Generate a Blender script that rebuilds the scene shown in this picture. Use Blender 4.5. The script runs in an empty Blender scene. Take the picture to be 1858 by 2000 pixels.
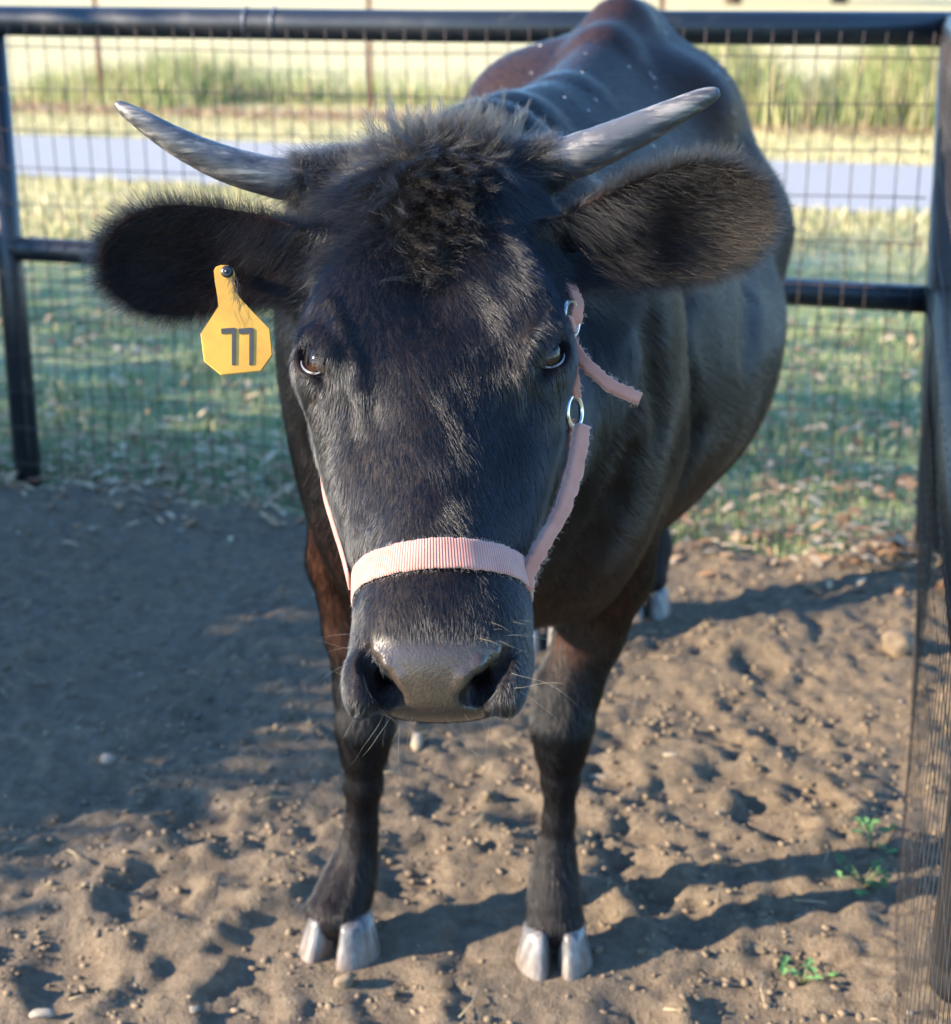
import bpy, bmesh, math, random
import numpy as np
from mathutils import Vector, Matrix

rng = np.random.default_rng(7)
random.seed(7)
S = bpy.context.scene
COL = S.collection
R = math.radians

# ------------------------------------------------------------------ camera
CAM_H, PITCH, F = 1.336, R(18.2), 3200.0          # focal length in photo pixels (1858 wide)
CX, CY = 929.0, 1000.0
cp, sp = math.cos(PITCH), math.sin(PITCH)
CAM = np.array([0, 0, CAM_H]); RT = np.array([1., 0, 0])
FW = np.array([0, cp, -sp]); UP = np.array([0, sp, cp])
camd = bpy.data.cameras.new('camera')
camd.sensor_fit = 'HORIZONTAL'; camd.sensor_width = 36.0; camd.lens = 36.0 * F / 1858.0
camd.clip_start = 0.05; camd.clip_end = 2000
camd.dof.use_dof = True; camd.dof.focus_distance = 1.42; camd.dof.aperture_fstop = 7.5
cam = bpy.data.objects.new('camera', camd); COL.objects.link(cam)
cam.location = CAM; cam.rotation_euler = (R(90) - PITCH, 0, 0)
S.camera = cam

# ------------------------------------------------------------------ light
SUN_EL = R(21.0)
SUN_AZ = R(13.0)                                   # light travels to +x and a little to +y
Ldir = np.array([math.cos(SUN_AZ) * math.cos(SUN_EL), math.sin(SUN_AZ) * math.cos(SUN_EL), -math.sin(SUN_EL)])
w = bpy.data.worlds.new('World'); S.world = w; w.use_nodes = True
nt = w.node_tree; bg = nt.nodes['Background']
sky = nt.nodes.new('ShaderNodeTexSky'); sky.sky_type = 'NISHITA'; sky.sun_disc = False
sky.sun_elevation = SUN_EL; sky.dust_density = 0.0; sky.ozone_density = 7.0; sky.air_density = 1.2
sky.sun_rotation = math.atan2(-Ldir[0], -Ldir[1])
nt.links.new(sky.outputs[0], bg.inputs[0]); bg.inputs[1].default_value = 0.15
sd = bpy.data.lights.new('sun', 'SUN'); sd.energy = 4.5; sd.angle = R(0.6); sd.color = (1.0, 0.84, 0.64)
sun = bpy.data.objects.new('sun', sd); COL.objects.link(sun)
sun.rotation_euler = Vector(Ldir).to_track_quat('-Z', 'Y').to_euler()
S.view_settings.view_transform = 'Standard'; S.view_settings.look = 'None'
S.view_settings.exposure = 2.25; S.view_settings.gamma = 1.0
S.render.engine = 'CYCLES'
S.cycles.use_denoising = True
S.cycles.max_bounces = 8; S.cycles.diffuse_bounces = 3; S.cycles.glossy_bounces = 3
S.cycles.transmission_bounces = 6; S.cycles.transparent_max_bounces = 8
S.cycles.sample_clamp_indirect = 6.0

# ------------------------------------------------------------------ helpers
def PX(px, py, z):
    """photo pixel at camera depth z -> world"""
    return CAM + RT * ((px - CX) / F * z) + UP * ((CY - py) / F * z) + FW * z
def PD(px, py, D):
    """photo pixel at world distance y = D"""
    d = RT * ((px - CX) / F) + UP * ((CY - py) / F) + FW
    return CAM + d * (D / d[1])
def PG(px, py, h=0.0):
    """photo pixel on the ground (height h)"""
    d = RT * ((px - CX) / F) + UP * ((CY - py) / F) + FW
    return CAM + d * ((h - CAM_H) / d[2])
def depth(p): return float(np.dot(np.asarray(p) - CAM, FW))
def nrm(v):
    v = np.asarray(v, float); return v / np.linalg.norm(v)

def mesh_obj(name, verts, faces, mat=None, parent=None, smooth=True, mats=None, midx=None):
    me = bpy.data.meshes.new(name)
    verts = np.asarray(verts, dtype=np.float32)
    if isinstance(faces, np.ndarray):
        nf, k = faces.shape
        me.vertices.add(len(verts)); me.vertices.foreach_set('co', verts.ravel())
        me.loops.add(nf * k); me.loops.foreach_set('vertex_index', faces.astype(np.int32).ravel())
        me.polygons.add(nf); me.polygons.foreach_set('loop_start', np.arange(0, nf * k, k, dtype=np.int32))
        me.update(calc_edges=True); me.validate()
    else:
        me.from_pydata([tuple(map(float, v)) for v in verts], [], faces); me.update()
    if smooth: me.polygons.foreach_set('use_smooth', np.ones(len(me.polygons), dtype=bool))
    if mats:
        for m in mats: me.materials.append(m)
        if midx is not None: me.polygons.foreach_set('material_index', np.asarray(midx, dtype=np.int32))
    elif mat: me.materials.append(mat)
    o = bpy.data.objects.new(name, me); COL.objects.link(o)
    if parent is not None: o.parent = parent
    return o
def empty(name, loc=(0, 0, 0)):
    o = bpy.data.objects.new(name, None); COL.objects.link(o); o.empty_display_size = 0.05
    return o                                       # parts are built in world coordinates; the Empty stays at the origin
def tag(o, label=None, cat=None, group=None, kind=None):
    if label: o['label'] = label
    if cat: o['category'] = cat
    if group: o['group'] = group
    if kind: o['kind'] = kind
    return o
def set_attr(o, name, vals):
    a = o.data.attributes.new(name, 'FLOAT', 'POINT'); a.data.foreach_set('value', np.asarray(vals, dtype=np.float32))

def catmull(pts, n):
    pts = np.asarray(pts, float); m = len(pts)
    ext = np.vstack([2 * pts[0] - pts[1], pts, 2 * pts[-1] - pts[-2]])
    out = []
    ts = np.linspace(0, m - 1, n)
    for t in ts:
        i = min(int(t), m - 2); f = t - i
        p0, p1, p2, p3 = ext[i], ext[i + 1], ext[i + 2], ext[i + 3]
        out.append(0.5 * ((2 * p1) + (-p0 + p2) * f + (2 * p0 - 5 * p1 + 4 * p2 - p3) * f * f + (-p0 + 3 * p1 - 3 * p2 + p3) * f ** 3))
    return np.array(out)
def tube(pts, rad, sides=8, cap=True):
    pts = np.asarray(pts, float); n = len(pts); rad = np.broadcast_to(np.asarray(rad, float), (n,))
    T = np.gradient(pts, axis=0); T /= np.linalg.norm(T, axis=1)[:, None] + 1e-12
    ref = np.array([0, 0, 1.]) if abs(T[0, 2]) < .9 else np.array([1., 0, 0])
    A = np.cross(T[0], ref); A /= np.linalg.norm(A)
    V = []
    for i in range(n):
        A = A - T[i] * np.dot(A, T[i]); A /= np.linalg.norm(A); B = np.cross(T[i], A)
        for k in range(sides):
            a = 2 * math.pi * k / sides
            V.append(pts[i] + rad[i] * (math.cos(a) * A + math.sin(a) * B))
    Fc = []
    for i in range(n - 1):
        for k in range(sides):
            k2 = (k + 1) % sides
            Fc.append((i * sides + k, i * sides + k2, (i + 1) * sides + k2, (i + 1) * sides + k))
    if cap:
        Fc.append(tuple(range(sides))[::-1]); Fc.append(tuple((n - 1) * sides + k for k in range(sides)))
    return V, Fc
def merge(parts):
    V, Fc = [], []
    for v, f in parts:
        b = len(V); V.extend(v); Fc.extend([tuple(i + b for i in q) for q in f])
    return V, Fc

def vnoise(x, y, seed=0):
    """smooth 2-D value noise, vectorised, about -1..1"""
    xi = np.floor(x).astype(np.int64); yi = np.floor(y).astype(np.int64)
    fx = x - xi; fy = y - yi; fx = fx * fx * (3 - 2 * fx); fy = fy * fy * (3 - 2 * fy)
    def h(a, b):
        n = (a * 374761393 + b * 668265263 + seed * 1442695041) & 0xffffffff
        n = ((n ^ (n >> 13)) * 1274126177) & 0xffffffff
        return ((n ^ (n >> 16)) & 0xffff) / 32767.5 - 1
    return (h(xi, yi) * (1 - fx) + h(xi + 1, yi) * fx) * (1 - fy) + (h(xi, yi + 1) * (1 - fx) + h(xi + 1, yi + 1) * fx) * fy
def vnoise3(p, sc, seed=0):
    return (vnoise(p[:, 0] * sc + p[:, 2] * sc * .7, p[:, 1] * sc - p[:, 2] * sc * .4, seed) + vnoise(p[:, 2] * sc + 3.1, p[:, 0] * sc * .8 - p[:, 1] * sc * .6, seed + 5)) * .5

# ------------------------------------------------------------------ materials
def new_mat(name):
    m = bpy.data.materials.new(name); m.use_nodes = True
    n = m.node_tree.nodes; b = n['Principled BSDF']
    return m, n, m.node_tree.links, b
def ramp(n, l, src, stops):
    r = n.new('ShaderNodeValToRGB'); e = r.color_ramp.elements
    while len(e) < len(stops): e.new(0.5)
    for i, (p, c) in enumerate(stops): e[i].position = p; e[i].color = (*c, 1)
    l.new(src, r.inputs[0]); return r.outputs[0]
def noise(n, l, scale, detail=4, rough=.55, vec=None, dist=0):
    t = n.new('ShaderNodeTexNoise'); t.inputs['Scale'].default_value = scale; t.inputs['Detail'].default_value = detail
    t.inputs['Roughness'].default_value = rough; t.inputs['Distortion'].default_value = dist
    if vec is not None: l.new(vec, t.inputs['Vector'])
    return t.outputs[0]
def coord(n, kind='Object', l=None, scale=None):
    c = n.new('ShaderNodeTexCoord').outputs[kind]
    if scale is None: return c
    mp = n.new('ShaderNodeMapping'); mp.inputs['Scale'].default_value = scale; l.new(c, mp.inputs[0]); return mp.outputs[0]
def bump(n, l, h, strength, dist, b, prev=None):
    t = n.new('ShaderNodeBump'); t.inputs['Strength'].default_value = strength; t.inputs['Distance'].default_value = dist
    l.new(h, t.inputs['Height'])
    if prev is not None: l.new(prev, t.inputs['Normal'])
    l.new(t.outputs[0], b.inputs['Normal']); return t.outputs[0]
def mixc(n, l, fac, a, bb):
    m = n.new('ShaderNodeMix'); m.data_type = 'RGBA'
    if isinstance(fac, float): m.inputs[0].default_value = fac
    else: l.new(fac, m.inputs[0])
    for s, v in ((6, a), (7, bb)):
        if isinstance(v, tuple): m.inputs[s].default_value = (*v, 1)
        else: l.new(v, m.inputs[s])
    return m.outputs[2]
def attr(n, name):
    a = n.new('ShaderNodeAttribute'); a.attribute_name = name; return a.outputs['Fac']
def simple(name, col, rough=.6, metal=0., spec=.5, var=.12, scale=20, bmp=0.):
    m, n, l, b = new_mat(name); c = coord(n)
    f = noise(n, l, scale, 5, .6, c)
    dk = tuple(x * (1 - var * 2) for x in col); lt = tuple(min(1, x * (1 + var * 2)) for x in col)
    l.new(ramp(n, l, f, [(.3, dk), (.7, lt)]), b.inputs['Base Color'])
    b.inputs['Roughness'].default_value = rough; b.inputs['Metallic'].default_value = metal
    b.inputs['Specular IOR Level'].default_value = spec
    if bmp: bump(n, l, f, bmp, .004, b)
    return m

# =================================================================== THE COW
# ---- implicit surface (smooth union of lofts, cones and ellipsoids), meshed with surface nets
P0 = PX(838, 330, 1.57); P1 = PX(866, 1400, 1.30)
HL = float(np.linalg.norm(P1 - P0)); HU = nrm(P1 - P0)
HV = nrm(RT * math.cos(R(2)) + UP * math.sin(R(2))); HV = nrm(HV - HU * np.dot(HV, HU))
HW = np.cross(HV, HU)
HW = HW if np.dot(HW, -FW) > 0 else -HW
def HP(u, v, wv): return P0 + HU * u + HV * v + HW * wv
def hu_of(py, wv=-.06):
    us = np.linspace(-.1, HL + .1, 400); pts = P0 + us[:, None] * HU + HW * wv
    ys = CY - F * ((pts - CAM) @ UP) / ((pts - CAM) @ FW)
    return float(np.interp(py, ys, us))
def smooth_table(xs, ys, n=400, sig=.02):
    g = np.linspace(xs[0], xs[-1], n); v = np.interp(g, xs, ys)
    k = max(1, int(sig / (xs[-1] - xs[0]) * n)); ker = np.hanning(2 * k + 1); ker /= ker.sum()
    vp = np.pad(v, k, mode='reflect', reflect_type='odd'); return g, np.convolve(vp, ker, 'valid')

HT = [(330, 205), (380, 228), (430, 246), (500, 252), (600, 256), (690, 254), (760, 250), (850, 240), (950, 213), (1050, 180), (1110, 167), (1200, 171), (1280, 176), (1340, 172), (1400, 150)]
_u = []; _a = []
for py, hw in HT:
    u = hu_of(py); p = HP(u, 0, -.06); _u.append(u); _a.append(hw / F * depth(p))
_u[0] = min(_u[0], _u[1] - .02)
HGU, HGA = smooth_table(_u, _a, sig=.018)
# front and back of the head along u
HGf, HFv = smooth_table([-.05, 0, .08, .16, .25, .34, .42, .48, .56], [-.03, .0, .012, .012, .008, .004, .0, -.006, -.012], sig=.03)
HGb, HBv = smooth_table([-.05, 0, .08, .16, .22, .30, .38, .44, .50, .58], [-.19, -.20, -.225, -.245, -.24, -.20, -.16, -.135, -.125, -.12], sig=.04)

def f_head(P):
    q = P - P0; u = q @ HU; v = q @ HV; ww = q @ HW
    a = np.interp(u, HGU, HGA); fr = np.interp(u, HGf, HFv); bk = np.interp(u, HGb, HBv)
    c = fr - .085 + .25 * 0; 
    hf = fr - c; hb = c - bk
    dz = ww - c; hh = np.where(dz > 0, hf, hb)
    nn = np.where(dz > 0, np.interp(u, [.1, .22, .34, .45], [2.2, 2.0, 2.1, 2.4]), 2.2)
    # jaw narrows to the back
    aa = np.where(dz > 0, a, a * (1 - .32 * np.clip(-dz / np.maximum(hb, .01), 0, 1.2)))
    qn = ((np.abs(v) / aa) ** nn + (np.abs(dz) / hh) ** nn) ** (1 / nn)
    d = (qn - 1) * np.minimum(aa, hh) * .95
    e = np.maximum(u - (HL - .085), -(u + .0) - .005)          # round ends come from other shapes
    return smax(d, e, .05)
def smax(a, b, k):
    h = np.clip(.5 - .5 * (b - a) / k, 0, 1); return b + (a - b) * h + k * h * (1 - h)
def smin(a, b, k):
    h = np.clip(.5 + .5 * (b - a) / k, 0, 1); return b + (a - b) * h - k * h * (1 - h)
def ell(c, rad, ax=None, n=2.0):
    c = np.asarray(c, float); rad = np.asarray(rad, float)
    A = np.eye(3) if ax is None else np.array([nrm(x) for x in ax])
    def f(P):
        q = (P - c) @ A.T
        k0 = ((np.abs(q / rad) ** n).sum(1)) ** (1 / n) + 1e-9
        if n == 2.0:
            k1 = np.sqrt(((q / rad ** 2) ** 2).sum(1)) + 1e-9
            return k0 * (k0 - 1) / k1
        return (k0 - 1) * rad.min()
    return f, c, float(rad.max()) * 1.2
def cone(a, b, r1, r2):
    a = np.asarray(a, float); b = np.asarray(b, float); ab = b - a; L2 = float(ab @ ab)
    def f(P):
        t = np.clip(((P - a) @ ab) / L2, 0, 1)
        return np.linalg.norm(P - a - t[:, None] * ab, axis=1) - (r1 + (r2 - r1) * t)
    return f, (a + b) / 2, math.sqrt(L2) / 2 + max(r1, r2)

OPS = []        # (kind, f, centre, radius, k)
def sdf(P):
    P = np.asarray(P, float); d = np.full(len(P), 10.0)
    if len(P) > 600:                                # bin the points so that each bin only meets the shapes near it
        key = np.floor(P / .10).astype(np.int64) + 200
        kk = (key[:, 0] * 1000 + key[:, 1]) * 1000 + key[:, 2]
        order = np.argsort(kk, kind='stable'); ks = kk[order]
        st = np.flatnonzero(np.r_[True, ks[1:] != ks[:-1]]); en = np.r_[st[1:], len(ks)]
    else: order = np.arange(len(P)); st = [0]; en = [len(P)]
    for s0, e0 in zip(st, en):
        ix = order[s0:e0]; Q = P[ix]; lo = Q.min(0); hi = Q.max(0); dd = np.full(len(ix), 10.0)
        for kind, f, c, r, k in OPS:
            g = np.maximum(np.maximum(lo - c, c - hi), 0)
            if g @ g > (r + max(k, .02) * 1.5 + .05) ** 2: continue
            v = f(Q)
            dd = smin(dd, v, k) if kind == 'u' else smax(dd, -v, k)
        d[ix] = dd
    return d
def sgrad(P, h=.0012, d0=None):
    d0 = sdf(P) if d0 is None else d0
    return np.stack([sdf(P + np.eye(3)[i] * h) - d0 for i in range(3)], 1) / h
# torso: stations along a level axis
BA = np.array([-.045, 1.80]); BB = np.array([.345, 3.50]); BL = float(np.linalg.norm(BB - BA)); BD = (BB - BA) / BL; BN = np.array([BD[1], -BD[0]])
TS = [ # s, half width, top, widest height, bottom
    (-.02, .10, .95, .78, .62), (.06, .165, 1.06, .80, .58), (.20, .200, 1.15, .82, .55), (.36, .255, 1.155, .82, .52), (.60, .305, 1.165, .79, .475),
    (.88, .350, 1.165, .77, .455), (1.10, .345, 1.19, .79, .47), (1.30, .300, 1.235, .86, .55), (1.48, .255, 1.262, .94, .66), (1.62, .225, 1.268, .98, .72), (1.74, .13, 1.22, .98, .80), (1.80, .05, 1.12, .98, .88)]
_s = [t[0] for t in TS]
TG, THW = smooth_table(_s, [t[1] for t in TS], sig=.08); _, TTP = smooth_table(_s, [t[2] for t in TS], sig=.08)
_, TMID = smooth_table(_s, [t[3] for t in TS], sig=.08); _, TBT = smooth_table(_s, [t[4] for t in TS], sig=.08)
def f_torso(P):
    q = P[:, :2] - BA; s = q @ BD; l = q @ BN
    hw = np.maximum(np.interp(s, TG, THW), .02); tp = np.interp(s, TG, TTP); md = np.interp(s, TG, TMID); bt = np.interp(s, TG, TBT)
    rt = np.where((l > 0), 1 + .24 * np.clip((s - .5) / .6, 0, 1) * np.clip((P[:, 2] - md) / .12, 0, 1), 1.0); l = l * rt
    dz = P[:, 2] - md; hh = np.maximum(np.where(dz > 0, tp - md, md - bt), .03)
    nn = np.where(dz > 0, 1.65, 2.15)
    qn = ((np.abs(l) / hw) ** nn + (np.abs(dz) / hh) ** nn) ** (1 / nn)
    d = (qn - 1) * np.minimum(hw, hh) * .9
    return smax(d, np.maximum(s - 1.79, -.01 - s), .06)
def TP(s, l, z): return np.array([*(BA + BD * s + BN * l), z])

def add(prim, k=.04): OPS.append(('u', *prim, k))
def sub(prim, k=.01): OPS.append(('s', *prim, k))
def chain(pts, k=.03):
    for (a, ra), (b, rb) in zip(pts[:-1], pts[1:]): add(cone(a, b, ra, rb), k)

add((f_torso, np.array([*(BA + BD * .9), .85]), 1.25), .02)
# hips, tail head, hook bones, pin bones
add(ell(TP(1.33, -.185, 1.095), (.05, .08, .05)), .20); add(ell(TP(1.36, .150, 1.10), (.05, .08, .05)), .14)
add(cone(TP(1.40, 0, 1.245), TP(1.76, 0, 1.225), .035, .03), .07)
add(ell(TP(1.76, -.09, 1.06), (.06, .06, .06)), .10); add(ell(TP(1.76, .09, 1.06), (.06, .06, .06)), .10)
# spine ridge and withers
chain([(TP(.22, 0, 1.09), .045), (TP(.40, 0, 1.125), .035), (TP(.80, 0, 1.13), .03), (TP(1.20, 0, 1.195), .03), (TP(1.42, 0, 1.235), .03)], .07)
# neck
SH = TP(.26, 0, .90)
chain([(HP(.07, 0, -.13), .10), (HP(.10, .01, -.30), .125), ((SH + HP(.10, 0, -.3)) / 2 + np.array([0, 0, .02]), .145), (SH, .17)], .09)
chain([(HP(.05, 0, -.19), .05), (HP(.03, .02, -.34), .055), (TP(.22, .01, 1.10), .07)], .08)              # crest
chain([(HP(.22, 0, -.19), .065), (HP(.30, 0, -.34), .06), (TP(.04, -.01, .72), .09), (TP(.10, -.01, .645), .080)], .09)  # throat, dewlap, brisket
# shoulders and fore legs; D = world distance, half width in photo pixels
def leg_pts(rows):
    out = []
    for px, py, D, hw in rows:
        p = PD(px, py, D); out.append((p, hw / F * depth(p)))
    return out
add(ell(TP(.20, .155, .82), (.085, .17, .27), (np.array([1, -.15, -.12]), np.array([.15, 1, .2]), np.array([.12, -.2, 1]))), .10)
add(ell(TP(.14, -.135, .88), (.080, .17, .27), (np.array([1, .15, .12]), np.array([-.15, 1, .2]), np.array([-.12, -.2, 1]))), .10)
RL = leg_pts([(1190, 980, 2.06, 105), (1180, 1110, 2.09, 92), (1154, 1232, 2.09, 64), (1110, 1345, 2.08, 60), (1098, 1415, 2.06, 53), (1096, 1462, 2.06, 46), (1095, 1520, 2.065, 33), (1092, 1600, 2.07, 27), (1087, 1655, 2.07, 33), (1083, 1702, 2.062, 40), (1083, 1750, 2.05, 47), (1084, 1796, 2.040, 57)])
LL = leg_pts([(672, 950, 2.05, 72), (675, 1090, 2.11, 70), (698, 1225, 2.12, 62), (712, 1345, 2.11, 55), (714, 1415, 2.10, 50), (712, 1465, 2.10, 42), (711, 1530, 2.105, 33), (706, 1610, 2.11, 28), (700, 1650, 2.11, 34), (690, 1697, 2.10, 42), (676, 1740, 2.085, 49), (660, 1780, 2.068, 59)])
chain(RL, .015); chain(LL, .015)
add(ell(RL[4][0] + FW * -.010, (.036, .028, .042)), .02); add(ell(LL[4][0] + FW * -.010, (.035, .028, .042)), .02)      # knees
# hind legs
HRH = PG(1266, 1205); HLH = PG(1063, 1268)
for hf, side in ((HRH, 1), (HLH, -1)):
    hip = TP(1.42, side * .17, .86)
    stifle = TP(1.22, side * .20, .66); hock = np.array([hf[0] - .06 * side, hf[1] + .22, .46]); fet = np.array([hf[0] + .012, hf[1] + .09, .135])
    chain([(hip, .17), (stifle + np.array([0, .08, .02]), .125), ((stifle + hock) / 2 + np.array([0, .05, .02]), .085), (hock, .052), (hock + np.array([0, -.02, -.08]), .037), (fet + np.array([0, .02, .08]), .029), (fet, .038), (np.array([hf[0] + .003, hf[1] + .045, .078]), .042)], .04)
    add(ell(TP(1.55, side * .13, .95), (.11, .16, .22)), .10)
# tail
chain([(TP(1.77, 0, 1.20), .035), (TP(1.83, .0, 1.05), .028), (TP(1.83, .01, .75), .022), (TP(1.82, .01, .45), .05), (TP(1.82, .01, .30), .02)], .03)
# ---- head
add((f_head, HP(.26, 0, -.1), .42), .05)
add(ell(HP(.015, 0, -.075), (.10, .055, .075), (HV, HU, HW)), .06)               # poll
for sgn in (-1, 1):
    add(ell(HP(.205, sgn * .088, -.030), (.034, .055, .026), (nrm(HV + HW * sgn * -.25), HU, HW)), .035)   # brow
    add(ell(HP(.175, sgn * .06, .0), (.04, .07, .02), (HV, HU, HW)), .04)
    add(cone(HP(.27, sgn * .078, -.050), HP(.37, sgn * .052, -.050), .022, .020), .03)      # cheek bone
    add(ell(HP(.275, sgn * .050, -.15), (.040, .08, .07), (HV, HU, HW)), .04)            # jaw muscle
add(cone(HP(.24, 0, -.012), HP(.44, 0, -.018), .024, .026), .05)                  # nose bridge
# muzzle
MZ = HP(HL - .094, 0, -.050)
MU = nrm(HU * .93 + HW * .36); MW = nrm(HW - MU * np.dot(HW, MU))
add(ell(MZ, (.0715, .060, .062), (HV, MU, MW), 2.6), .02)
add(ell(HP(HL - .098, 0, -.110), (.056, .05, .040), (HV, HU, HW), 2.2), .03)       # chin
EYES = []
def march(px, py, t=1.0, t1=2.2):
    d = nrm(RT * ((px - CX) / F) + UP * ((CY - py) / F) + FW)
    for _ in range(500):
        v = float(sdf((CAM + d * t)[None])[0])
        if v < .0003 or t > t1: break
        t += min(v * .5, .008)
    return CAM + d * t
for sgn, exy in ((-1, (607, 697)), (1, (1083, 684))):
    sp_ = march(*exy)                               # where the eye sits on the face
    e = nrm(HV * sgn * .80 + HW * .60 + HU * .04)
    ec = sp_ - e * .0180
    inm = nrm(HW * .80 - HV * sgn * .60)
    la = nrm(HU * .88 + inm * .42); la = nrm(la - e * np.dot(la, e)); sh = np.cross(e, la)
    EYES.append((ec, e, la, sh, sgn))
for ec, e, la, sh, sgn in EYES:
    add(ell(ec - e * .001, (.0275, .0275, .0275)), .016)
    inm = nrm(HW * .80 - HV * sgn * .60)
    add(cone(ec - la * .018 + inm * .012 + e * .016, ec + la * .008 + inm * .020 + e * .012, .0085, .007), .014)   # upper lid fold
    sub(ell(ec + e * .0230, (.0220, .0128, .0225), (la, sh, e)), .004)
    sub(cone(ec + la * .026 + e * .014, ec + la * .050 + e * .014 + inm * .006, .0045, .002), .012)               # tear groove
for pts, r in (([(648, 590), (668, 640), (690, 700), (706, 765), (712, 830)], .0024), ([(1062, 600), (1040, 660), (1022, 720), (1010, 790)], .0020)):
    hp = [march(*q) + FW * .0022 for q in pts]
    for a_, b_ in zip(hp[:-1], hp[1:]): add(cone(a_, b_, r, r * .9), .012)
for pts, r, dp in (([(1335, 560), (1342, 660), (1356, 760), (1362, 850), (1335, 930)], .022, .006), ([(1230, 900), (1205, 980), (1165, 1060), (1130, 1120)], .016, .006), ([(1270, 640), (1285, 740), (1290, 830)], .02, .003), ([(1440, 430), (1460, 560), (1455, 700)], .03, .004)):
    hp = [march(*q, 1.7, 3.2) for q in pts]; gn = sgrad(np.array(hp)); gn /= np.linalg.norm(gn, axis=1)[:, None]
    hp = [h_ + g_ * (r - dp) for h_, g_ in zip(hp, gn)]
    for a_, b_ in zip(hp[:-1], hp[1:]): sub(cone(a_, b_, r, r), .03)
for a_, b_ in ((PX(770, 345, 1.635), PX(596, 353, 1.614)), (PX(915, 345, 1.635), PX(1090, 316, 1.617))): add(cone(a_, b_, .034, .0225), .02)
# nose pad, a blunt disc that faces forward
ZP = depth(march(858, 1275))
PN = nrm(-FW * .97 - UP * .12); PU = nrm(UP - PN * np.dot(UP, PN)); PV = np.cross(PU, PN) * -1
add(ell(PX(858, 1312, ZP + .052), (.0705, .0380, .052), (HV, PU, PN), 2.4), .02)
# nostrils
for sgn, pts in ((-1, [(716, 1272, .006), (728, 1300, .010), (746, 1332, .0125), (762, 1356, .0115)]), (1, [(988, 1278, .005), (966, 1300, .010), (944, 1330, .0125), (926, 1356, .0115)])):
    hp = [(march(px, py), r) for px, py, r in pts]
    add(ell(hp[2][0] + HV * sgn * .019 - MU * .004 - MW * .014, (.012, .024, .018), (HV, MU, MW)), .02)             # wing of the nostril
    for (a_, ra), (b_, rb) in zip(hp[:-1], hp[1:]): sub(cone(a_ + FW * ra * .25, b_ + FW * rb * .25, ra, rb), .006)
    sub(cone(hp[2][0] + FW * .004, hp[2][0] + FW * .035 - HV * sgn * .006 + UP * .006, .0115, .007), .006)
    i0 = PX(858, 1300, depth(hp[1][0]))
    for (a_, ra), (b_, rb) in zip(hp[:-1], hp[1:]):
        o1 = nrm(i0 - a_); o2 = nrm(i0 - b_)
        add(cone(a_ + o1 * (ra + .004) + FW * .001, b_ + o2 * (rb + .003) + FW * .002, .0045, .0045), .008)          # inner rim
# ears
EARS = []
def f_ear(base, A, B, C, L, wmul, cup):
    tt, bw = smooth_table([-.3, 0, .15, .4, .65, .85, .97, 1.05], np.array([.022, .026, .036, .045, .050, .043, .023, .003]) * wmul, sig=.12)
    def f(P):
        q = P - base; a = (q @ A) / L; bb = q @ B; c = q @ C
        wd = np.maximum(np.interp(a, tt, bw), .002)
        x = bb / wd
        cu = cup * np.clip(x, -1.6, 1.6) ** 2 * np.clip(1.15 - .7 * a, .2, 1.4) - .012 * np.sin(np.clip(a, 0, 1) * math.pi)
        d1 = np.abs(c - cu) * .8 - (.0055 - .002 * np.clip(a, 0, 1))
        d2 = np.abs(bb) - wd
        d3 = np.maximum((a - 1.02) * L, (-.12 - a) * L)
        return smax(smax(d1, d2, .006), d3, .01)
    return f
for sgn, bpx, tpx, wm in ((-1, (592, 500, 1.585), (200, 512, 1.565), 1.08), (1, (1112, 478, 1.575), (1500, 402, 1.555), 1.10)):
    bse = PX(*bpx); tip = PX(*tpx); A = nrm(tip - bse); L = float(np.linalg.norm(tip - bse))
    C = -FW * .96 - UP * .22 + RT * sgn * .10; C = nrm(C - A * np.dot(C, A)); B = np.cross(C, A); B = B if np.dot(B, UP) > 0 else -B
    EARS.append((sgn, bse, A, B, C, L))
    add((f_ear(bse, A, B, C, L, wm, .022), bse + A * L * .5, L * .75), .022)
    add(cone(HP(.075, sgn * .085, -.085), bse + A * .035 - C * .008, .036, .026), .03)
    sub(cone(bse + A * .055 + C * .016, bse + A * .0 + C * .006, .010, .009), .02)

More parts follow.
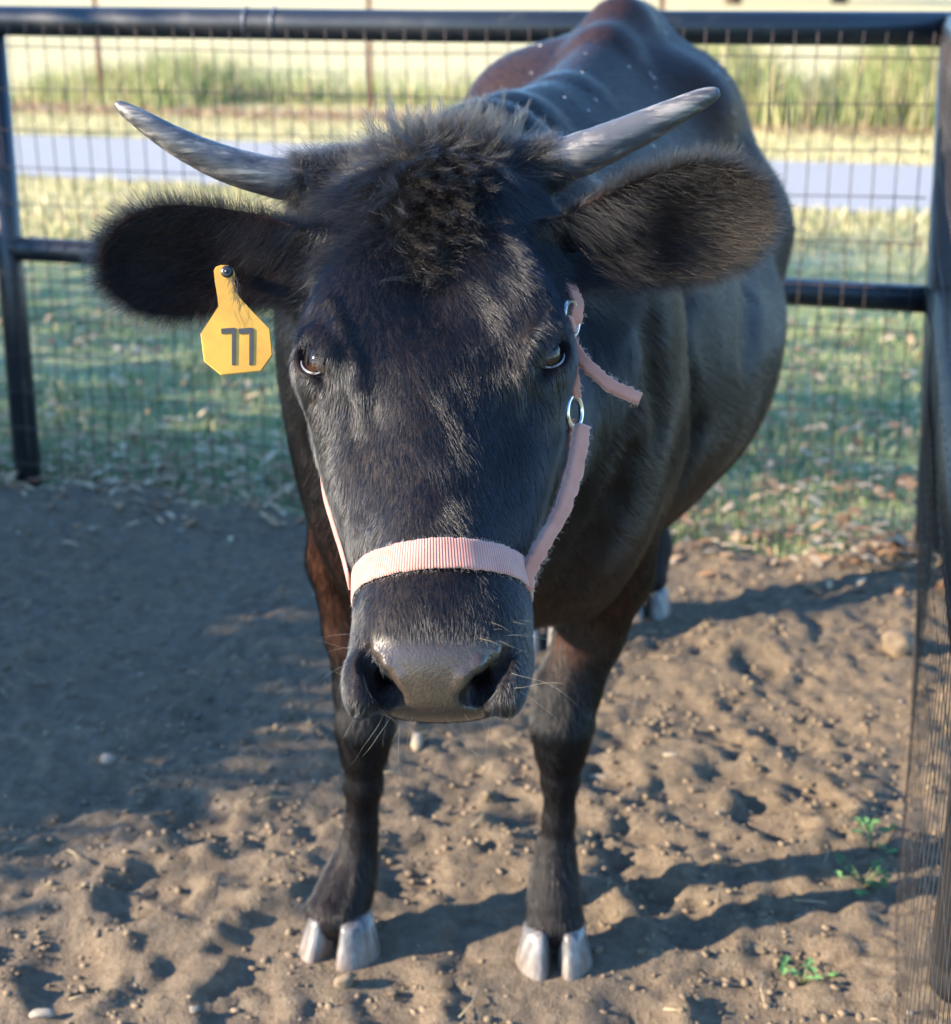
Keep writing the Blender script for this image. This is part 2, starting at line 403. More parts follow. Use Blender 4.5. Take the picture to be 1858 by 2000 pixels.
def isosurf(lo, hi, h, BS=8):
    n = (np.ceil((np.asarray(hi) - lo) / h / BS) * BS).astype(int)
    nb = n // BS
    bi = np.stack(np.meshgrid(*[np.arange(k) for k in nb], indexing='ij'), -1).reshape(-1, 3)
    bc = lo + (bi + .5) * BS * h
    cs = sdf(bc)
    act = np.abs(cs) < BS * h * 1.25 + .012
    vol = np.repeat(np.repeat(np.repeat(cs.reshape(nb).astype(np.float32), BS, 0), BS, 1), BS, 2)
    off = np.stack(np.meshgrid(*[np.arange(BS)] * 3, indexing='ij'), -1).reshape(-1, 3)
    ab = bi[act]
    for i in range(0, len(ab), 1500):
        idx = (ab[i:i + 1500][:, None, :] * BS + off[None]).reshape(-1, 3)
        vol[idx[:, 0], idx[:, 1], idx[:, 2]] = sdf(lo + idx * h)
    neg = vol < 0
    cnt = sum(neg[a:n[0] - 1 + a, b:n[1] - 1 + b, c:n[2] - 1 + c].astype(np.int8) for a in (0, 1) for b in (0, 1) for c in (0, 1))
    cell = np.argwhere((cnt > 0) & (cnt < 8))
    vid = np.full(cnt.shape, -1, np.int32); vid[cell[:, 0], cell[:, 1], cell[:, 2]] = np.arange(len(cell))
    acc = np.zeros((len(cell), 3)); num = np.zeros(len(cell))
    cor = [(a, b, c) for a in (0, 1) for b in (0, 1) for c in (0, 1)]
    for i, p in enumerate(cor):
        for q in cor[i + 1:]:
            if sum(abs(x - y) for x, y in zip(p, q)) != 1: continue
            vp = vol[cell[:, 0] + p[0], cell[:, 1] + p[1], cell[:, 2] + p[2]]; vq = vol[cell[:, 0] + q[0], cell[:, 1] + q[1], cell[:, 2] + q[2]]
            m = (vp < 0) != (vq < 0); t = vp[m] / (vp[m] - vq[m])
            acc[m] += np.array(p) + t[:, None] * (np.array(q) - np.array(p)); num[m] += 1
    V = lo + (cell + acc / num[:, None]) * h
    Q = []
    for ax in range(3):
        sl0 = [slice(1, n[k] - 1) for k in range(3)]; sl1 = list(sl0)
        sl0[ax] = slice(0, n[ax] - 1); sl1[ax] = slice(1, n[ax])
        a = neg[tuple(sl0)]; b = neg[tuple(sl1)]
        e = np.argwhere(a != b); base = e.copy()
        for k in range(3):
            if k != ax: base[:, k] += 1
        flip = a[e[:, 0], e[:, 1], e[:, 2]]
        o1, o2 = [(1, 2), (2, 0), (0, 1)][ax]
        def g(d1, d2):
            c = base.copy(); c[:, o1] -= d1; c[:, o2] -= d2; return vid[c[:, 0], c[:, 1], c[:, 2]]
        q = np.stack([g(1, 1), g(0, 1), g(0, 0), g(1, 0)], 1)
        q[~flip] = q[~flip][:, ::-1]
        Q.append(q[(q >= 0).all(1)])
    return V, np.vstack(Q)
def project(V):
    d = sdf(V); g = sgrad(V, d0=d); g2 = np.maximum((g * g).sum(1), .05)
    return V - np.clip(d / g2, -.004, .004)[:, None] * g, g / (np.sqrt((g * g).sum(1))[:, None] + 1e-9)

CUTP = HP(.10, 0, -.33); CUTN = nrm(np.array([0.05, -1, .38]))      # plane across the neck (normal to the head)
h1, h2 = .0026, .0065
V1, Q1 = isosurf(np.array([-.46, .98, .66]), np.array([.42, 1.80, 1.40]), h1)
V2, Q2 = isosurf(np.array([-.36, 1.38, .02]), np.array([.66, 3.80, 1.36]), h2)
s1 = (V1 - CUTP) @ CUTN; s2 = (V2 - CUTP) @ CUTN
def keep(V, Q, m):
    Q = Q[m[Q].all(1)]; used = np.zeros(len(V), bool); used[Q] = True
    remap = np.cumsum(used) - 1; return V[used], remap[Q]
V1, Q1 = keep(V1, Q1, s1 > -.004); V2, Q2 = keep(V2, Q2, s2 < .004)
V1, N1 = project(V1); V2, N2 = project(V2)
NV = len(V1)
CV = np.vstack([V1, V2]); CQ = np.vstack([Q1, Q2 + NV])
CN = np.vstack([N1, N2])
print('cow verts', NV, len(V2))
# ---- regions of the hide
def to_px(P):
    q = np.asarray(P) - CAM; z = q @ FW; return CX + F * (q @ RT) / z, CY - F * (q @ UP) / z, z
def sstep(x, a, b): t = np.clip((x - a) / (b - a), 0, 1); return t * t * (3 - 2 * t)
PADY = np.array([1230, 1250, 1275, 1300, 1350, 1375, 1392, 1425]); PADL = np.array([735, 718, 728, 750, 784, 780, 762, 770]); PADR = np.array([985, 1000, 985, 960, 916, 918, 948, 945])
def pad_mask(P):
    x, y, z = to_px(P); inr = (P - CUTP) @ CUTN > .1
    xl = np.interp(y, PADY, PADL); xr = np.interp(y, PADY, PADR)
    m = sstep(y, 1232, 1275) * (1 - sstep(y, 1412, 1428)) * sstep(x, xl - 7, xl + 7) * (1 - sstep(x, xr - 7, xr + 7))
    return m * inr * (z < 1.37)
def ear_coords(P, E):
    sgn, bse, A, B, C, L = E; q = P - bse; return (q @ A) / L, q @ B, q @ C
def ear_mask(P):
    m = np.zeros(len(P))
    for E in EARS:
        a, b, c = ear_coords(P, E)
        m = np.maximum(m, sstep(a, .0, .12) * (np.abs(b) < .075) * (np.abs(c) < .06) * (a < 1.15))
    return m
PAD = pad_mask(CV); EARM = ear_mask(CV)
brown = np.clip(vnoise3(CV, 2.2, 3) * .8 + .25, 0, 1) * .5
chest = sstep(CV[:, 2], .78, .55) * sstep(CV[:, 2], .40, .50) * (np.abs(CV[:, 1] - 2.0) < .35)
rump = sstep(CV[:, 1], 2.2, 2.9) * sstep(CV[:, 2], .9, 1.1)
brown = np.clip(brown * .25 + chest * .6 + rump * .3, 0, 1)

def hide_material():
    m, n, l, b = new_mat('black_hide'); c = coord(n)
    f1 = noise(n, l, 260, 3, .6, c); f2 = noise(n, l, 9, 5, .6, c)
    blk = ramp(n, l, f2, [(.3, (.005, .0055, .007)), (.7, (.010, .0105, .012))])
    col = mixc(n, l, attr(n, 'brown'), blk, (.070, .026, .012))
    pad = mixc(n, l, f1, (.020, .015, .013), (.060, .041, .031))
    ear = mixc(n, l, attr(n, 'ear'), col, (.032, .014, .010))
    l.new(mixc(n, l, attr(n, 'pad'), ear, pad), b.inputs['Base Color'])
    rr = n.new('ShaderNodeMapRange'); l.new(attr(n, 'pad'), rr.inputs[0]); rr.inputs[3].default_value = .55; rr.inputs[4].default_value = .24
    l.new(rr.outputs[0], b.inputs['Roughness'])
    r2 = n.new('ShaderNodeMapRange'); l.new(attr(n, 'pad'), r2.inputs[0]); r2.inputs[3].default_value = .08; r2.inputs[4].default_value = .5; l.new(r2.outputs[0], b.inputs['Specular IOR Level'])
    vo = n.new('ShaderNodeTexVoronoi'); vo.inputs['Scale'].default_value = 420; l.new(c, vo.inputs['Vector'])
    mm = n.new('ShaderNodeMath'); mm.operation = 'MULTIPLY'; l.new(vo.outputs[0], mm.inputs[0]); l.new(attr(n, 'pad'), mm.inputs[1])
    p = bump(n, l, mm.outputs[0], .22, .0010, b)
    bump(n, l, noise(n, l, 600, 2, .5, c), .12, .001, b, p)
    return m
HIDE = hide_material()
cow = empty('cow')
tag(cow, 'horned black cow with a pink halter and a yellow ear tag standing in the pen', 'cow')
body = mesh_obj('body', CV, CQ, HIDE, cow)
set_attr(body, 'pad', PAD); set_attr(body, 'ear', EARM); set_attr(body, 'brown', brown)

# ---- eyes
def eye_mat(e):
    m, n, l, b = new_mat('dark_eye'); g = n.new('ShaderNodeNewGeometry')
    d = n.new('ShaderNodeVectorMath'); d.operation = 'DOT_PRODUCT'; l.new(g.outputs['True Normal'], d.inputs[0]); d.inputs[1].default_value = tuple(e)
    c = ramp(n, l, d.outputs['Value'], [(0, (.03, .022, .02)), (.55, (.05, .035, .03)), (.66, (.012, .006, .004)), (.72, (.040, .017, .008)), (.86, (.024, .010, .005)), (.93, (.003, .003, .004))])
    l.new(c, b.inputs['Base Color']); b.inputs['Roughness'].default_value = .12
    b.inputs['Specular IOR Level'].default_value = .05; b.inputs['Coat Weight'].default_value = .3; b.inputs['Coat Roughness'].default_value = .03; return m
lidm, _, _, _b = new_mat('wet_grey_lid'); _b.inputs['Base Color'].default_value = (.12, .115, .12, 1); _b.inputs['Roughness'].default_value = .22; _b.inputs['Coat Weight'].default_value = .5
def sphere(c, r, nu=32, nv=20):
    V = [c + np.array([0, 0, r])]; Fc = []
    for i in range(1, nv):
        for j in range(nu):
            a = math.pi * i / nv; t = 2 * math.pi * j / nu
            V.append(c + r * np.array([math.sin(a) * math.cos(t), math.sin(a) * math.sin(t), math.cos(a)]))
    V.append(c - np.array([0, 0, r])); last = len(V) - 1
    for j in range(nu): Fc.append((0, 1 + j, 1 + (j + 1) % nu))
    for i in range(nv - 2):
        for j in range(nu):
            a = 1 + i * nu + j; b = 1 + i * nu + (j + 1) % nu; Fc.append((a, a + nu, b + nu, b))
    o = 1 + (nv - 2) * nu
    for j in range(nu): Fc.append((o + j, last, o + (j + 1) % nu))
    return V, Fc
for ec, e, la, sh, sgn in EYES:
    v, f = sphere(ec, .0218, 40, 28); eo = mesh_obj('eye', v, f, eye_mat(e), cow)
    sd_ = sh if np.dot(sh, UP) < 0 else -sh
    pts = []
    for t in np.linspace(.04 * math.pi, .62 * math.pi, 22):
        q = la * .0200 * math.cos(t) + sd_ * .0112 * math.sin(t)
        pts.append(ec + q + e * math.sqrt(max(.0236 ** 2 - q @ q, 1e-6)))
    rad = .0013 * (.55 + .45 * np.sin(np.linspace(.15, math.pi - .15, 22)))
    v, f = tube(pts, rad, 8); mesh_obj('eyelid', v, f, lidm, eo)

# ---- horns
def horn_mat():
    m, n, l, b = new_mat('grey_horn'); c = coord(n, 'Object', l, (14, 120, 120)); c2 = coord(n)
    f = noise(n, l, 1.0, 6, .65, c, .3); g = noise(n, l, 22, 4, .6, c2)
    base = ramp(n, l, f, [(.36, (.020, .021, .026)), (.5, (.060, .058, .060)), (.62, (.19, .172, .155))])
    col = mixc(n, l, ramp(n, l, g, [(.42, (0, 0, 0)), (.62, (1, 1, 1))]), base, (.062, .062, .068))
    l.new(mixc(n, l, attr(n, 'tip'), col, (.055, .050, .050)), b.inputs['Base Color'])
    b.inputs['Roughness'].default_value = .42; bump(n, l, f, .7, .0016, b); return m
HORN = horn_mat()
HORNS = []
for rows in ([(700, 352, 1.62, 42), (590, 353, 1.612, 42), (520, 343, 1.605, 39.5), (430, 316, 1.595, 35), (345, 276, 1.585, 28), (272, 231, 1.58, 19), (238, 209, 1.58, 12), (226, 202, 1.58, 6)],
             [(990, 338, 1.625, 45), (1095, 314, 1.615, 45), (1165, 289, 1.605, 41), (1240, 256, 1.60, 35), (1310, 223, 1.595, 28), (1366, 195, 1.59, 21), (1395, 183, 1.588, 14), (1405, 180, 1.588, 7)]):
    c = catmull([PX(a, b, z) for a, b, z, r in rows], 60); r = np.interp(np.linspace(0, len(rows) - 1, 60), range(len(rows)), [r / F * z for a, b, z, r in rows])
    ring = 1 + .012 * np.sin(np.linspace(0, 60, 60)) * np.linspace(1, 0, 60) + .01 * rng.standard_normal(60) * np.linspace(1, .3, 60)
    v, f = tube(c, r * ring, 28); o = mesh_obj('horn', v, f, HORN, cow)
    set_attr(o, 'tip', np.repeat(sstep(np.linspace(0, 1, 60), .80, 1.0), 28)); HORNS.append((c, r))

# ---- hooves
def hoof_mat():
    m, n, l, b = new_mat('pale_hoof'); c = coord(n, 'Object', l, (90, 90, 9)); c2 = coord(n)
    f = noise(n, l, 1.0, 5, .6, c); g = noise(n, l, 40, 4, .6, c2)
    base = ramp(n, l, f, [(.30, (.032, .033, .038)), (.48, (.085, .085, .089)), (.72, (.24, .230, .222))])
    sep = n.new('ShaderNodeSeparateXYZ'); l.new(c2, sep.inputs[0]); rm = ramp(n, l, sep.outputs[2], [(.0, (1, 1, 1)), (.030, (.15, .15, .15))])
    dirt = n.new('ShaderNodeMath'); dirt.operation = 'MULTIPLY'; l.new(rm, dirt.inputs[0]); l.new(g, dirt.inputs[1])
    l.new(mixc(n, l, dirt.outputs[0], base, (.17, .115, .075)), b.inputs['Base Color'])
    b.inputs['Roughness'].default_value = .38; bump(n, l, f, .3, .002, b); return m
HOOF = hoof_mat()
def claw(top, ground, side, fwd, w, ln, h):
    """one half of a hoof: rounded wall outside, flat inside, toe forward; 'side' points away from the cleft"""
    V = []; NR, NS = 9, 26
    for i in range(NR):
        t = i / (NR - 1); c = top * (1 - t) + ground * t
        ww = w * (.76 + .28 * t); ll = ln * (.74 + .32 * t)
        if i == NR - 1: ww *= .96; ll *= .97
        for k in range(NS):
            a = 2 * math.pi * k / NS; x = math.cos(a); y = math.sin(a)
            xx = (x * ww if x > 0 else x * ww * .42) - ww * .30
            tp = 1 - .28 * max(0, y) ** 2 * (.4 + .6 * t)                    # toe narrows
            yy = y * ll if y > 0 else y * ll * .85
            p = c + side * ((xx * tp if xx > 0 else xx) + .0015 + .10 * w * max(0, y) * -1 * t) + fwd * yy
            p[2] -= .006 * (1 - t) * max(0, x)
            V.append(p)
    V.append(V[0] * 0 + top + np.array([0, 0, .006])); V.append(ground.copy())
    Fc = []
    for i in range(NR - 1):
        for k in range(NS):
            k2 = (k + 1) % NS; Fc.append((i * NS + k, (i + 1) * NS + k, (i + 1) * NS + k2, i * NS + k2))
    for k in range(NS):
        Fc.append((k, (k + 1) % NS, NR * NS)); Fc.append(((NR - 1) * NS + (k + 1) % NS, (NR - 1) * NS + k, NR * NS + 1))
    return V, Fc
def hoof(px, py, toe, spread, wpx, htop=.054, z0=-.010, lean=0.0):
    g = PG(px, py, 0); wd = wpx / F * depth(g) / 2
    fw = nrm(np.array([toe, -1, 0])); sd = np.array([-fw[1], fw[0], 0]) * -1
    sd = sd if sd[0] > 0 else -sd
    for s_ in (-1, 1):
        side = sd * s_; f2 = nrm(fw + side * spread * .25)
        top = np.array([g[0], g[1], 0]) - fw * .052 + side * wd * .44 + np.array([lean, 0, htop])
        gr = np.array([g[0], g[1], z0]) - fw * .042 + side * wd * (.49 + spread * .3)
        v, f = claw(top, gr, side, f2, wd * .66, .050, htop); mesh_obj('hoof_claw', v, f, HOOF, cow)
hoof(1085, 1908, .0, .20, 150)
hoof(638, 1882, -.42, .28, 160)
hoof(1266, 1208, .10, .10, 115 * 1.0); hoof(1063, 1270, .05, .08, 120)

# ---- hair
def hair_obj(name, pts, rad, mat, parent):
    """pts (N, K, 3), rad (N,) root radius"""
    N, K, _ = pts.shape; hc = bpy.data.hair_curves.new(name); hc.add_curves([K] * N)
    hc.points.foreach_set('position', pts.astype(np.float32).ravel())
    tp = np.linspace(1, .18, K) ** .8
    hc.points.foreach_set('radius', (rad[:, None] * tp[None]).astype(np.float32).ravel())
    hc.materials.append(mat); o = bpy.data.objects.new(name, hc); COL.objects.link(o); o.parent = parent; return o
def hair_mat(name, melanin, red, rough=.32, rand=.25, rcol=.0, ior=1.5):
    m = bpy.data.materials.new(name); m.use_nodes = True; n = m.node_tree.nodes; l = m.node_tree.links
    n.remove(n['Principled BSDF']); h = n.new('ShaderNodeBsdfHairPrincipled'); h.parametrization = 'MELANIN'
    h.inputs['Melanin'].default_value = melanin; h.inputs['Melanin Redness'].default_value = red
    h.inputs['Roughness'].default_value = rough; h.inputs['Radial Roughness'].default_value = .45
    h.inputs['Random Color'].default_value = rand; h.inputs['Random Roughness'].default_value = .3
    h.inputs['Coat'].default_value = rcol; h.inputs['IOR'].default_value = ior
    l.new(h.outputs[0], n['Material Output'].inputs[0]); return m
COAT = hair_mat('black_coat_hair', .99, .25, .22, .12, 0, 1.56); BODYH = hair_mat('sleek_black_body_hair', .99, .4, .17, .08, 0, 1.38); LONG = hair_mat('dark_brown_long_hair', .955, .22, .34, .15); EARH = hair_mat('black_ear_hair', .985, .4, .33, .12, 0, 1.42)
for m_, c_ in ((COAT, (.0022, .0026, .0036)), (BODYH, (.0014, .0016, .0021)), (EARH, (.0026, .0022, .0022)), (LONG, (.0055, .0047, .0042))):
    h_ = m_.node_tree.nodes['Principled Hair BSDF']; h_.parametrization = 'COLOR'; h_.inputs['Color'].default_value = (*c_, 1)
WHISK = hair_mat('pale_whisker_hair', .10, .2, .3)
TRI = np.vstack([CQ[:, [0, 1, 2]], CQ[:, [0, 2, 3]]])
_a = CV[TRI[:, 0]]; _b1 = CV[TRI[:, 1]] - _a; _c1 = CV[TRI[:, 2]] - _a
TAREA = np.linalg.norm(np.cross(_b1, _c1), axis=1) * .5
TCEN = _a + (_b1 + _c1) / 3; TNOR = CN[TRI].mean(1); TNOR /= np.linalg.norm(TNOR, axis=1)[:, None] + 1e-9
def scatter(weight, N):
    w_ = TAREA * weight; cdf = np.cumsum(w_); t = np.searchsorted(cdf, rng.random(N) * cdf[-1])
    r1 = np.sqrt(rng.random(N)); r2 = rng.random(N)
    p = CV[TRI[t, 0]] * (1 - r1)[:, None] + CV[TRI[t, 1]] * (r1 * (1 - r2))[:, None] + CV[TRI[t, 2]] * (r1 * r2)[:, None]
    nn = CN[TRI[t, 0]] * (1 - r1)[:, None] + CN[TRI[t, 1]] * (r1 * (1 - r2))[:, None] + CN[TRI[t, 2]] * (r1 * r2)[:, None]
    return p, nn / (np.linalg.norm(nn, axis=1)[:, None] + 1e-9)
def unit(v): return v / (np.linalg.norm(v, axis=1)[:, None] + 1e-9)
def flow_field(P, N):
    q = P - P0; u = q @ HU; v = q @ HV; ww = q @ HW
    head = ((P - CUTP) @ CUTN > 0.0)
    fh = HU[None] + HV[None] * (np.sign(v) * np.clip(np.abs(v) * 6, 0, .7))[:, None] - HW[None] * .25
    top = sstep(u, .03, -.02)[:, None]; fh = fh * (1 - top) + (-HW[None] - HU[None] * .3) * top
    bd3 = np.array([BD[0], BD[1], 0]); 
    fb = np.tile(bd3 * .8 + np.array([0, 0, -.55]), (len(P), 1))
    lg = sstep(P[:, 2], .66, .50)[:, None]; fb = fb * (1 - lg) + np.array([0, -.05, -1.]) * lg
    fl = np.where(head[:, None], fh, fb)
    for E in EARS:
        a, b, c = ear_coords(P, E); m = sstep(a, .0, .15) * (np.abs(b) < .075) * (np.abs(c) < .06)
        fe = E[2][None] * 1.0 + E[3][None] * np.sign(b)[:, None] * .35
        fl = fl * (1 - m)[:, None] + fe * m[:, None]
    fl = fl - N * (fl * N).sum(1)[:, None]
    return unit(fl)
def strands(P, N, D, L, K, lift0, lift1, jit, curl=0., wob=None):
    t = np.linspace(0, 1, K); n = len(P)
    D = unit(D + rng.standard_normal((n, 3)) * jit)
    pts = np.zeros((n, K, 3)); pts[:, 0] = P; cur = P.copy()
    S2 = unit(np.cross(D, N)); ph = rng.random(n) * 6.28
    for k in range(1, K):
        lf = lift0 + (lift1 - lift0) * t[k]
        d = D * np.cos(lf) [:, None] + N * np.sin(lf)[:, None] if isinstance(lf, np.ndarray) else D * math.cos(lf) + N * math.sin(lf)
        if curl: d = d + S2 * (np.sin(ph + t[k] * 7) * curl)[:, None] + N * (np.cos(ph * 1.7 + t[k] * 6) * curl * .5)[:, None]
        cur = cur + unit(d) * (L / (K - 1))[:, None]; pts[:, k] = cur
    return pts
SEEN = ((CAM - TCEN) * TNOR).sum(1) / np.linalg.norm(CAM - TCEN, axis=1)          # which way each bit of hide faces
hd = ((TCEN - CUTP) @ CUTN) > 0.0
tpad = PAD[TRI].mean(1); tear = EARM[TRI].mean(1)
U0 = hu_of(1096, .0); tu = (TCEN - P0) @ HU
eyed = np.min([np.linalg.norm(TCEN - (ec + e * .012), axis=1) for ec, e, *_ in EYES], axis=0)
side_w = np.where(SEEN > -.25, 1.0, .15)
wh = hd * (1 - tear) * (tpad < .3) * (eyed > .0205) * side_w * (1 - .9 * (np.abs(tu - U0 - .17 * ((TCEN - P0) @ HW)) < .015) * ((TCEN - P0) @ HW > -.16))
p, n_ = scatter(wh, 150000)
q = p - P0; uu = q @ HU; vv = q @ HV
mz = sstep(uu, .36, .44)
L = (.0115 - .0045 * mz) * (.7 + .6 * rng.random(len(p))) * (1 + .6 * sstep(uu, .2, .05))
fl = flow_field(p, n_); wv = vnoise3(p, 55, 2)[:, None]; fl = unit(fl + np.cross(n_, fl) * wv * .55)
hair_obj('head_coat', strands(p, n_, fl, L, 4, .34, .05, .08), np.full(len(p), .00012), COAT, cow)
wb = (~hd) * side_w * (TCEN[:, 2] > .045) * np.where(TCEN[:, 2] < .6, 1.2, 1.0) * sstep(TCEN[:, 1], 3.75, 2.0)
p, n_ = scatter(wb, 180000); fl = flow_field(p, n_); fl = unit(fl + np.cross(n_, fl) * vnoise3(p, 14, 4)[:, None] * .35)
L = .022 * (.7 + .6 * rng.random(len(p))) * np.where(p[:, 2] < .5, .7, 1.0)
hair_obj('body_coat', strands(p, n_, fl, L, 4, .30, .04, .07), np.full(len(p), .00017), BODYH, cow)
# ears: long soft fringe and inner hair
for E in EARS:
    a, b, c = ear_coords(TCEN, E); near = (a > -.02) * (a < 1.1) * (np.abs(b) < .075) * (np.abs(c) < .06)
    rim = near * (np.clip(np.abs(b) / .045, 0, 1.3) ** 3 + sstep(a, .7, 1.0) * 1.5 + .12)
    p, n_ = scatter(rim * 1.0, 16000); a, b, c = ear_coords(p, E)
    out = E[2][None] * (sstep(a, .35, 1.0) * 1.2 + .25)[:, None] + E[3][None] * (np.sign(b) * np.clip(np.abs(b) / .04, 0, 1.2))[:, None] + E[4][None] * .25
    L = (.012 + .015 * rng.random(len(p)) ** 1.6) * (.55 + .45 * sstep(a, .05, .35))
    hair_obj('ear_hair', strands(p, n_, unit(out), L, 6, .35, .15, .28, .22), np.full(len(p), .00011), EARH, cow)
    inn = near * (np.clip((TNOR @ E[4]), 0, 1))
    p, n_ = scatter(inn, 6000); a, b, c = ear_coords(p, E)
    out = E[2][None] * .9 - UP[None] * (.35 + .5 * sstep(a, .5, .1))[:, None] + E[4][None] * .15
    L = (.014 + .012 * rng.random(len(p))) * (1 + 1.2 * sstep(a, .45, .1))
    hair_obj('ear_hair', strands(p, n_, unit(out), L, 6, .45, .05, .20, .15), np.full(len(p), .00011), EARH, cow)
# forelock between the horns
q = TCEN - P0; u = q @ HU; v = q @ HV; ww = q @ HW
cv = .012 - .020 * np.clip(u / .15, -1, 1)
fo = hd * (1 - tear) * sstep(u, -.09, -.03) * (1 - sstep(u, .11, .16)) * np.exp(-((v - cv) / (.038 - .024 * np.clip(u / .14, 0, 1))) ** 2) * (ww > -.16)
NC = 950; cp_, cn_ = scatter(fo, NC)
per = 20; ci = np.repeat(np.arange(NC), per)
base_, bn_ = cp_[ci], cn_[ci]
tang = unit(np.cross(bn_, np.tile([.3, .5, .8], (len(ci), 1)))); bit = np.cross(bn_, tang)
off = rng.standard_normal((len(ci), 2)) * .0058
p = base_ + tang * off[:, :1] + bit * off[:, 1:]; pd = sdf(p); p = p - bn_ * np.clip(pd, -.01, .01)[:, None]
qq = cp_ - P0; cu_ = qq @ HU; cvv = qq @ HV
cd = HU[None] * (.9 * sstep(cu_, -.06, .03) - .25)[:, None] + HV[None] * (np.where(cvv < 0, -.55, .15) * sstep(np.abs(cvv), .0, .05))[:, None] + HW[None] * .25 + UP[None] * (sstep(cu_, .0, -.05) * .45)[:, None] + rng.standard_normal((NC, 3)) * .26
cl = (.022 + .030 * rng.random(NC)) * (.75 + .35 * sstep(cu_, .10, .0))
cph = rng.random(NC) * 6.28; K = 9; t = np.linspace(0, 1, K)
pts = np.zeros((len(ci), K, 3)); cur = p.copy(); pts[:, 0] = p
cdu = unit(cd); cs = unit(np.cross(cdu, cn_))
for k in range(1, K):
    lf = .78 - .75 * t[k]
    d = cdu * math.cos(lf) + cn_ * math.sin(lf) + cs * (np.sin(cph + t[k] * 5.0) * .32)[:, None] + cn_ * (np.cos(cph * 1.3 + t[k] * 4.5) * .20)[:, None]
    d = unit(d)[ci] + rng.standard_normal((len(ci), 3)) * .10 - (p - base_) * (46 * t[k])
    cur = cur + unit(d) * (cl[ci] * (.85 + .3 * rng.random(len(ci))) / (K - 1))[:, None]; pts[:, k] = cur
ins = sdf(pts.reshape(-1, 3)).reshape(pts.shape[:2]); bad = np.clip(.0015 - ins, 0, .012); pts = pts + bn_[:, None, :] * bad[:, :, None]
hair_obj('forelock', pts, np.full(len(ci), .00014), LONG, cow)
# rough hair on the side of the poll and over the horn roots
hr = hd * (1 - tear) * sstep(u, .15, .05) * (ww > -.22) * np.where(v < .02, 1.0, .2)
p, n_ = scatter(hr, 26000); fl = flow_field(p, n_); q = p - P0
fl = unit(fl + HV[None] * (np.sign(q @ HV) * .8)[:, None] + rng.standard_normal(fl.shape) * .3 + np.cross(n_, fl) * vnoise3(p, 30, 8)[:, None] * .8)
L = (.014 + .022 * rng.random(len(p)) ** 1.5) * np.where(q @ HV < .02, 1.0, .5)
hair_obj('poll_hair', strands(p, n_, fl, L, 6, .75, .10, .20, .2), np.full(len(p), .00012), LONG, cow)
for (c, r), sg in zip(HORNS, (-1, 1)):                                             # hair creeping onto the horn root
    k = rng.integers(2, 9 if sg < 0 else 7, 2600); ang = rng.random(2600) * 6.28
    T = unit(np.gradient(c, axis=0)); A = unit(np.cross(T, np.tile(FW, (60, 1)))); B = np.cross(T, A)
    nn_ = A[k] * np.cos(ang)[:, None] + B[k] * np.sin(ang)[:, None]; p = c[k] + nn_ * (r[k] * .98)[:, None]
    hair_obj('horn_root_hair', strands(p, nn_, T[k], .016 + .012 * rng.random(2600), 5, .4, .05, .25, .15), np.full(2600, .00012), LONG, cow)
# whiskers and lashes
wp = [(700, 1240), (695, 1275), (692, 1300), (696, 1330), (705, 1352), (715, 1370), (730, 1385), (745, 1392), (760, 1398), (780, 1402), (800, 1404), (840, 1406), (870, 1406), (900, 1404), (930, 1398), (960, 1388), (985, 1370), (1005, 1345), (1015, 1310), (1020, 1280), (1018, 1240), (790, 1262), (820, 1255), (870, 1250), (905, 1252), (940, 1245), (980, 1250), (830, 1310), (880, 1300), (770, 1250), (735, 1240), (960, 1225), (1000, 1215)]
P_, N_, L_ = [], [], []
for x, y in wp:
    for _ in range(2 if rng.random() < .5 else 1):
        hp = march(x + rng.normal() * 7, y + rng.normal() * 7)
        if sdf(hp[None])[0] > .002: continue
        P_.append(hp); L_.append(.02 + .045 * rng.random() if y > 1225 and (y > 1330 or x < 720 or x > 1000) else .012 + .016 * rng.random())
P_ = np.array(P_); N_ = unit(sgrad(P_)); Dw = unit(N_ * .6 - UP * .5 + HV[None] * np.sign((P_ - P0) @ HV)[:, None] * .5 + rng.standard_normal(P_.shape) * .35)
hair_obj('whisker', strands(P_, N_, Dw, np.array(L_), 7, .7, -.1, .15, .12), np.full(len(P_), .00011), WHISK, cow)
P_, N_ = [], []
for ec, e, la, sh, sgn in EYES:
    su = sh if np.dot(sh, UP) > 0 else -sh
    for t in np.linspace(-.3, math.pi + .1, 60):
        qv = la * .0215 * math.cos(t) + su * .0140 * math.sin(t); P_.append(ec + qv + e * .0175); N_.append(nrm(e + su * .5 + qv * 20))
P_ = np.array(P_); N_ = np.array(N_)
hair_obj('eyelash', strands(P_, N_, unit(N_ - UP * .5), np.full(len(P_), .014), 5, .6, -.2, .15), np.full(len(P_), .00016), EARH, cow)
# pale flecks of chaff on the back
fp, fnn = scatter((TCEN[:, 1] > 2.1) * (TCEN[:, 2] > 1.02) * (SEEN > .02), 40)
fm = simple('pale_chaff', (.50, .46, .42), .8); Vs, Fs = [], []
for i in range(len(fp)):
    a_ = unit(rng.standard_normal((1, 3)))[0]; a_ = nrm(a_ - fnn[i] * np.dot(a_, fnn[i])); b_ = np.cross(fnn[i], a_); L_ = rng.uniform(.0015, .006); W_ = rng.uniform(.0008, .0018); c_ = fp[i] + fnn[i] * .004; k_ = len(Vs)
    Vs += [c_ - a_ * L_ - b_ * W_, c_ + a_ * L_ - b_ * W_, c_ + a_ * L_ + b_ * W_, c_ - a_ * L_ + b_ * W_, c_ + fnn[i] * .0015]; Fs += [(k_, k_ + 1, k_ + 4), (k_ + 1, k_ + 2, k_ + 4), (k_ + 2, k_ + 3, k_ + 4), (k_ + 3, k_, k_ + 4)]
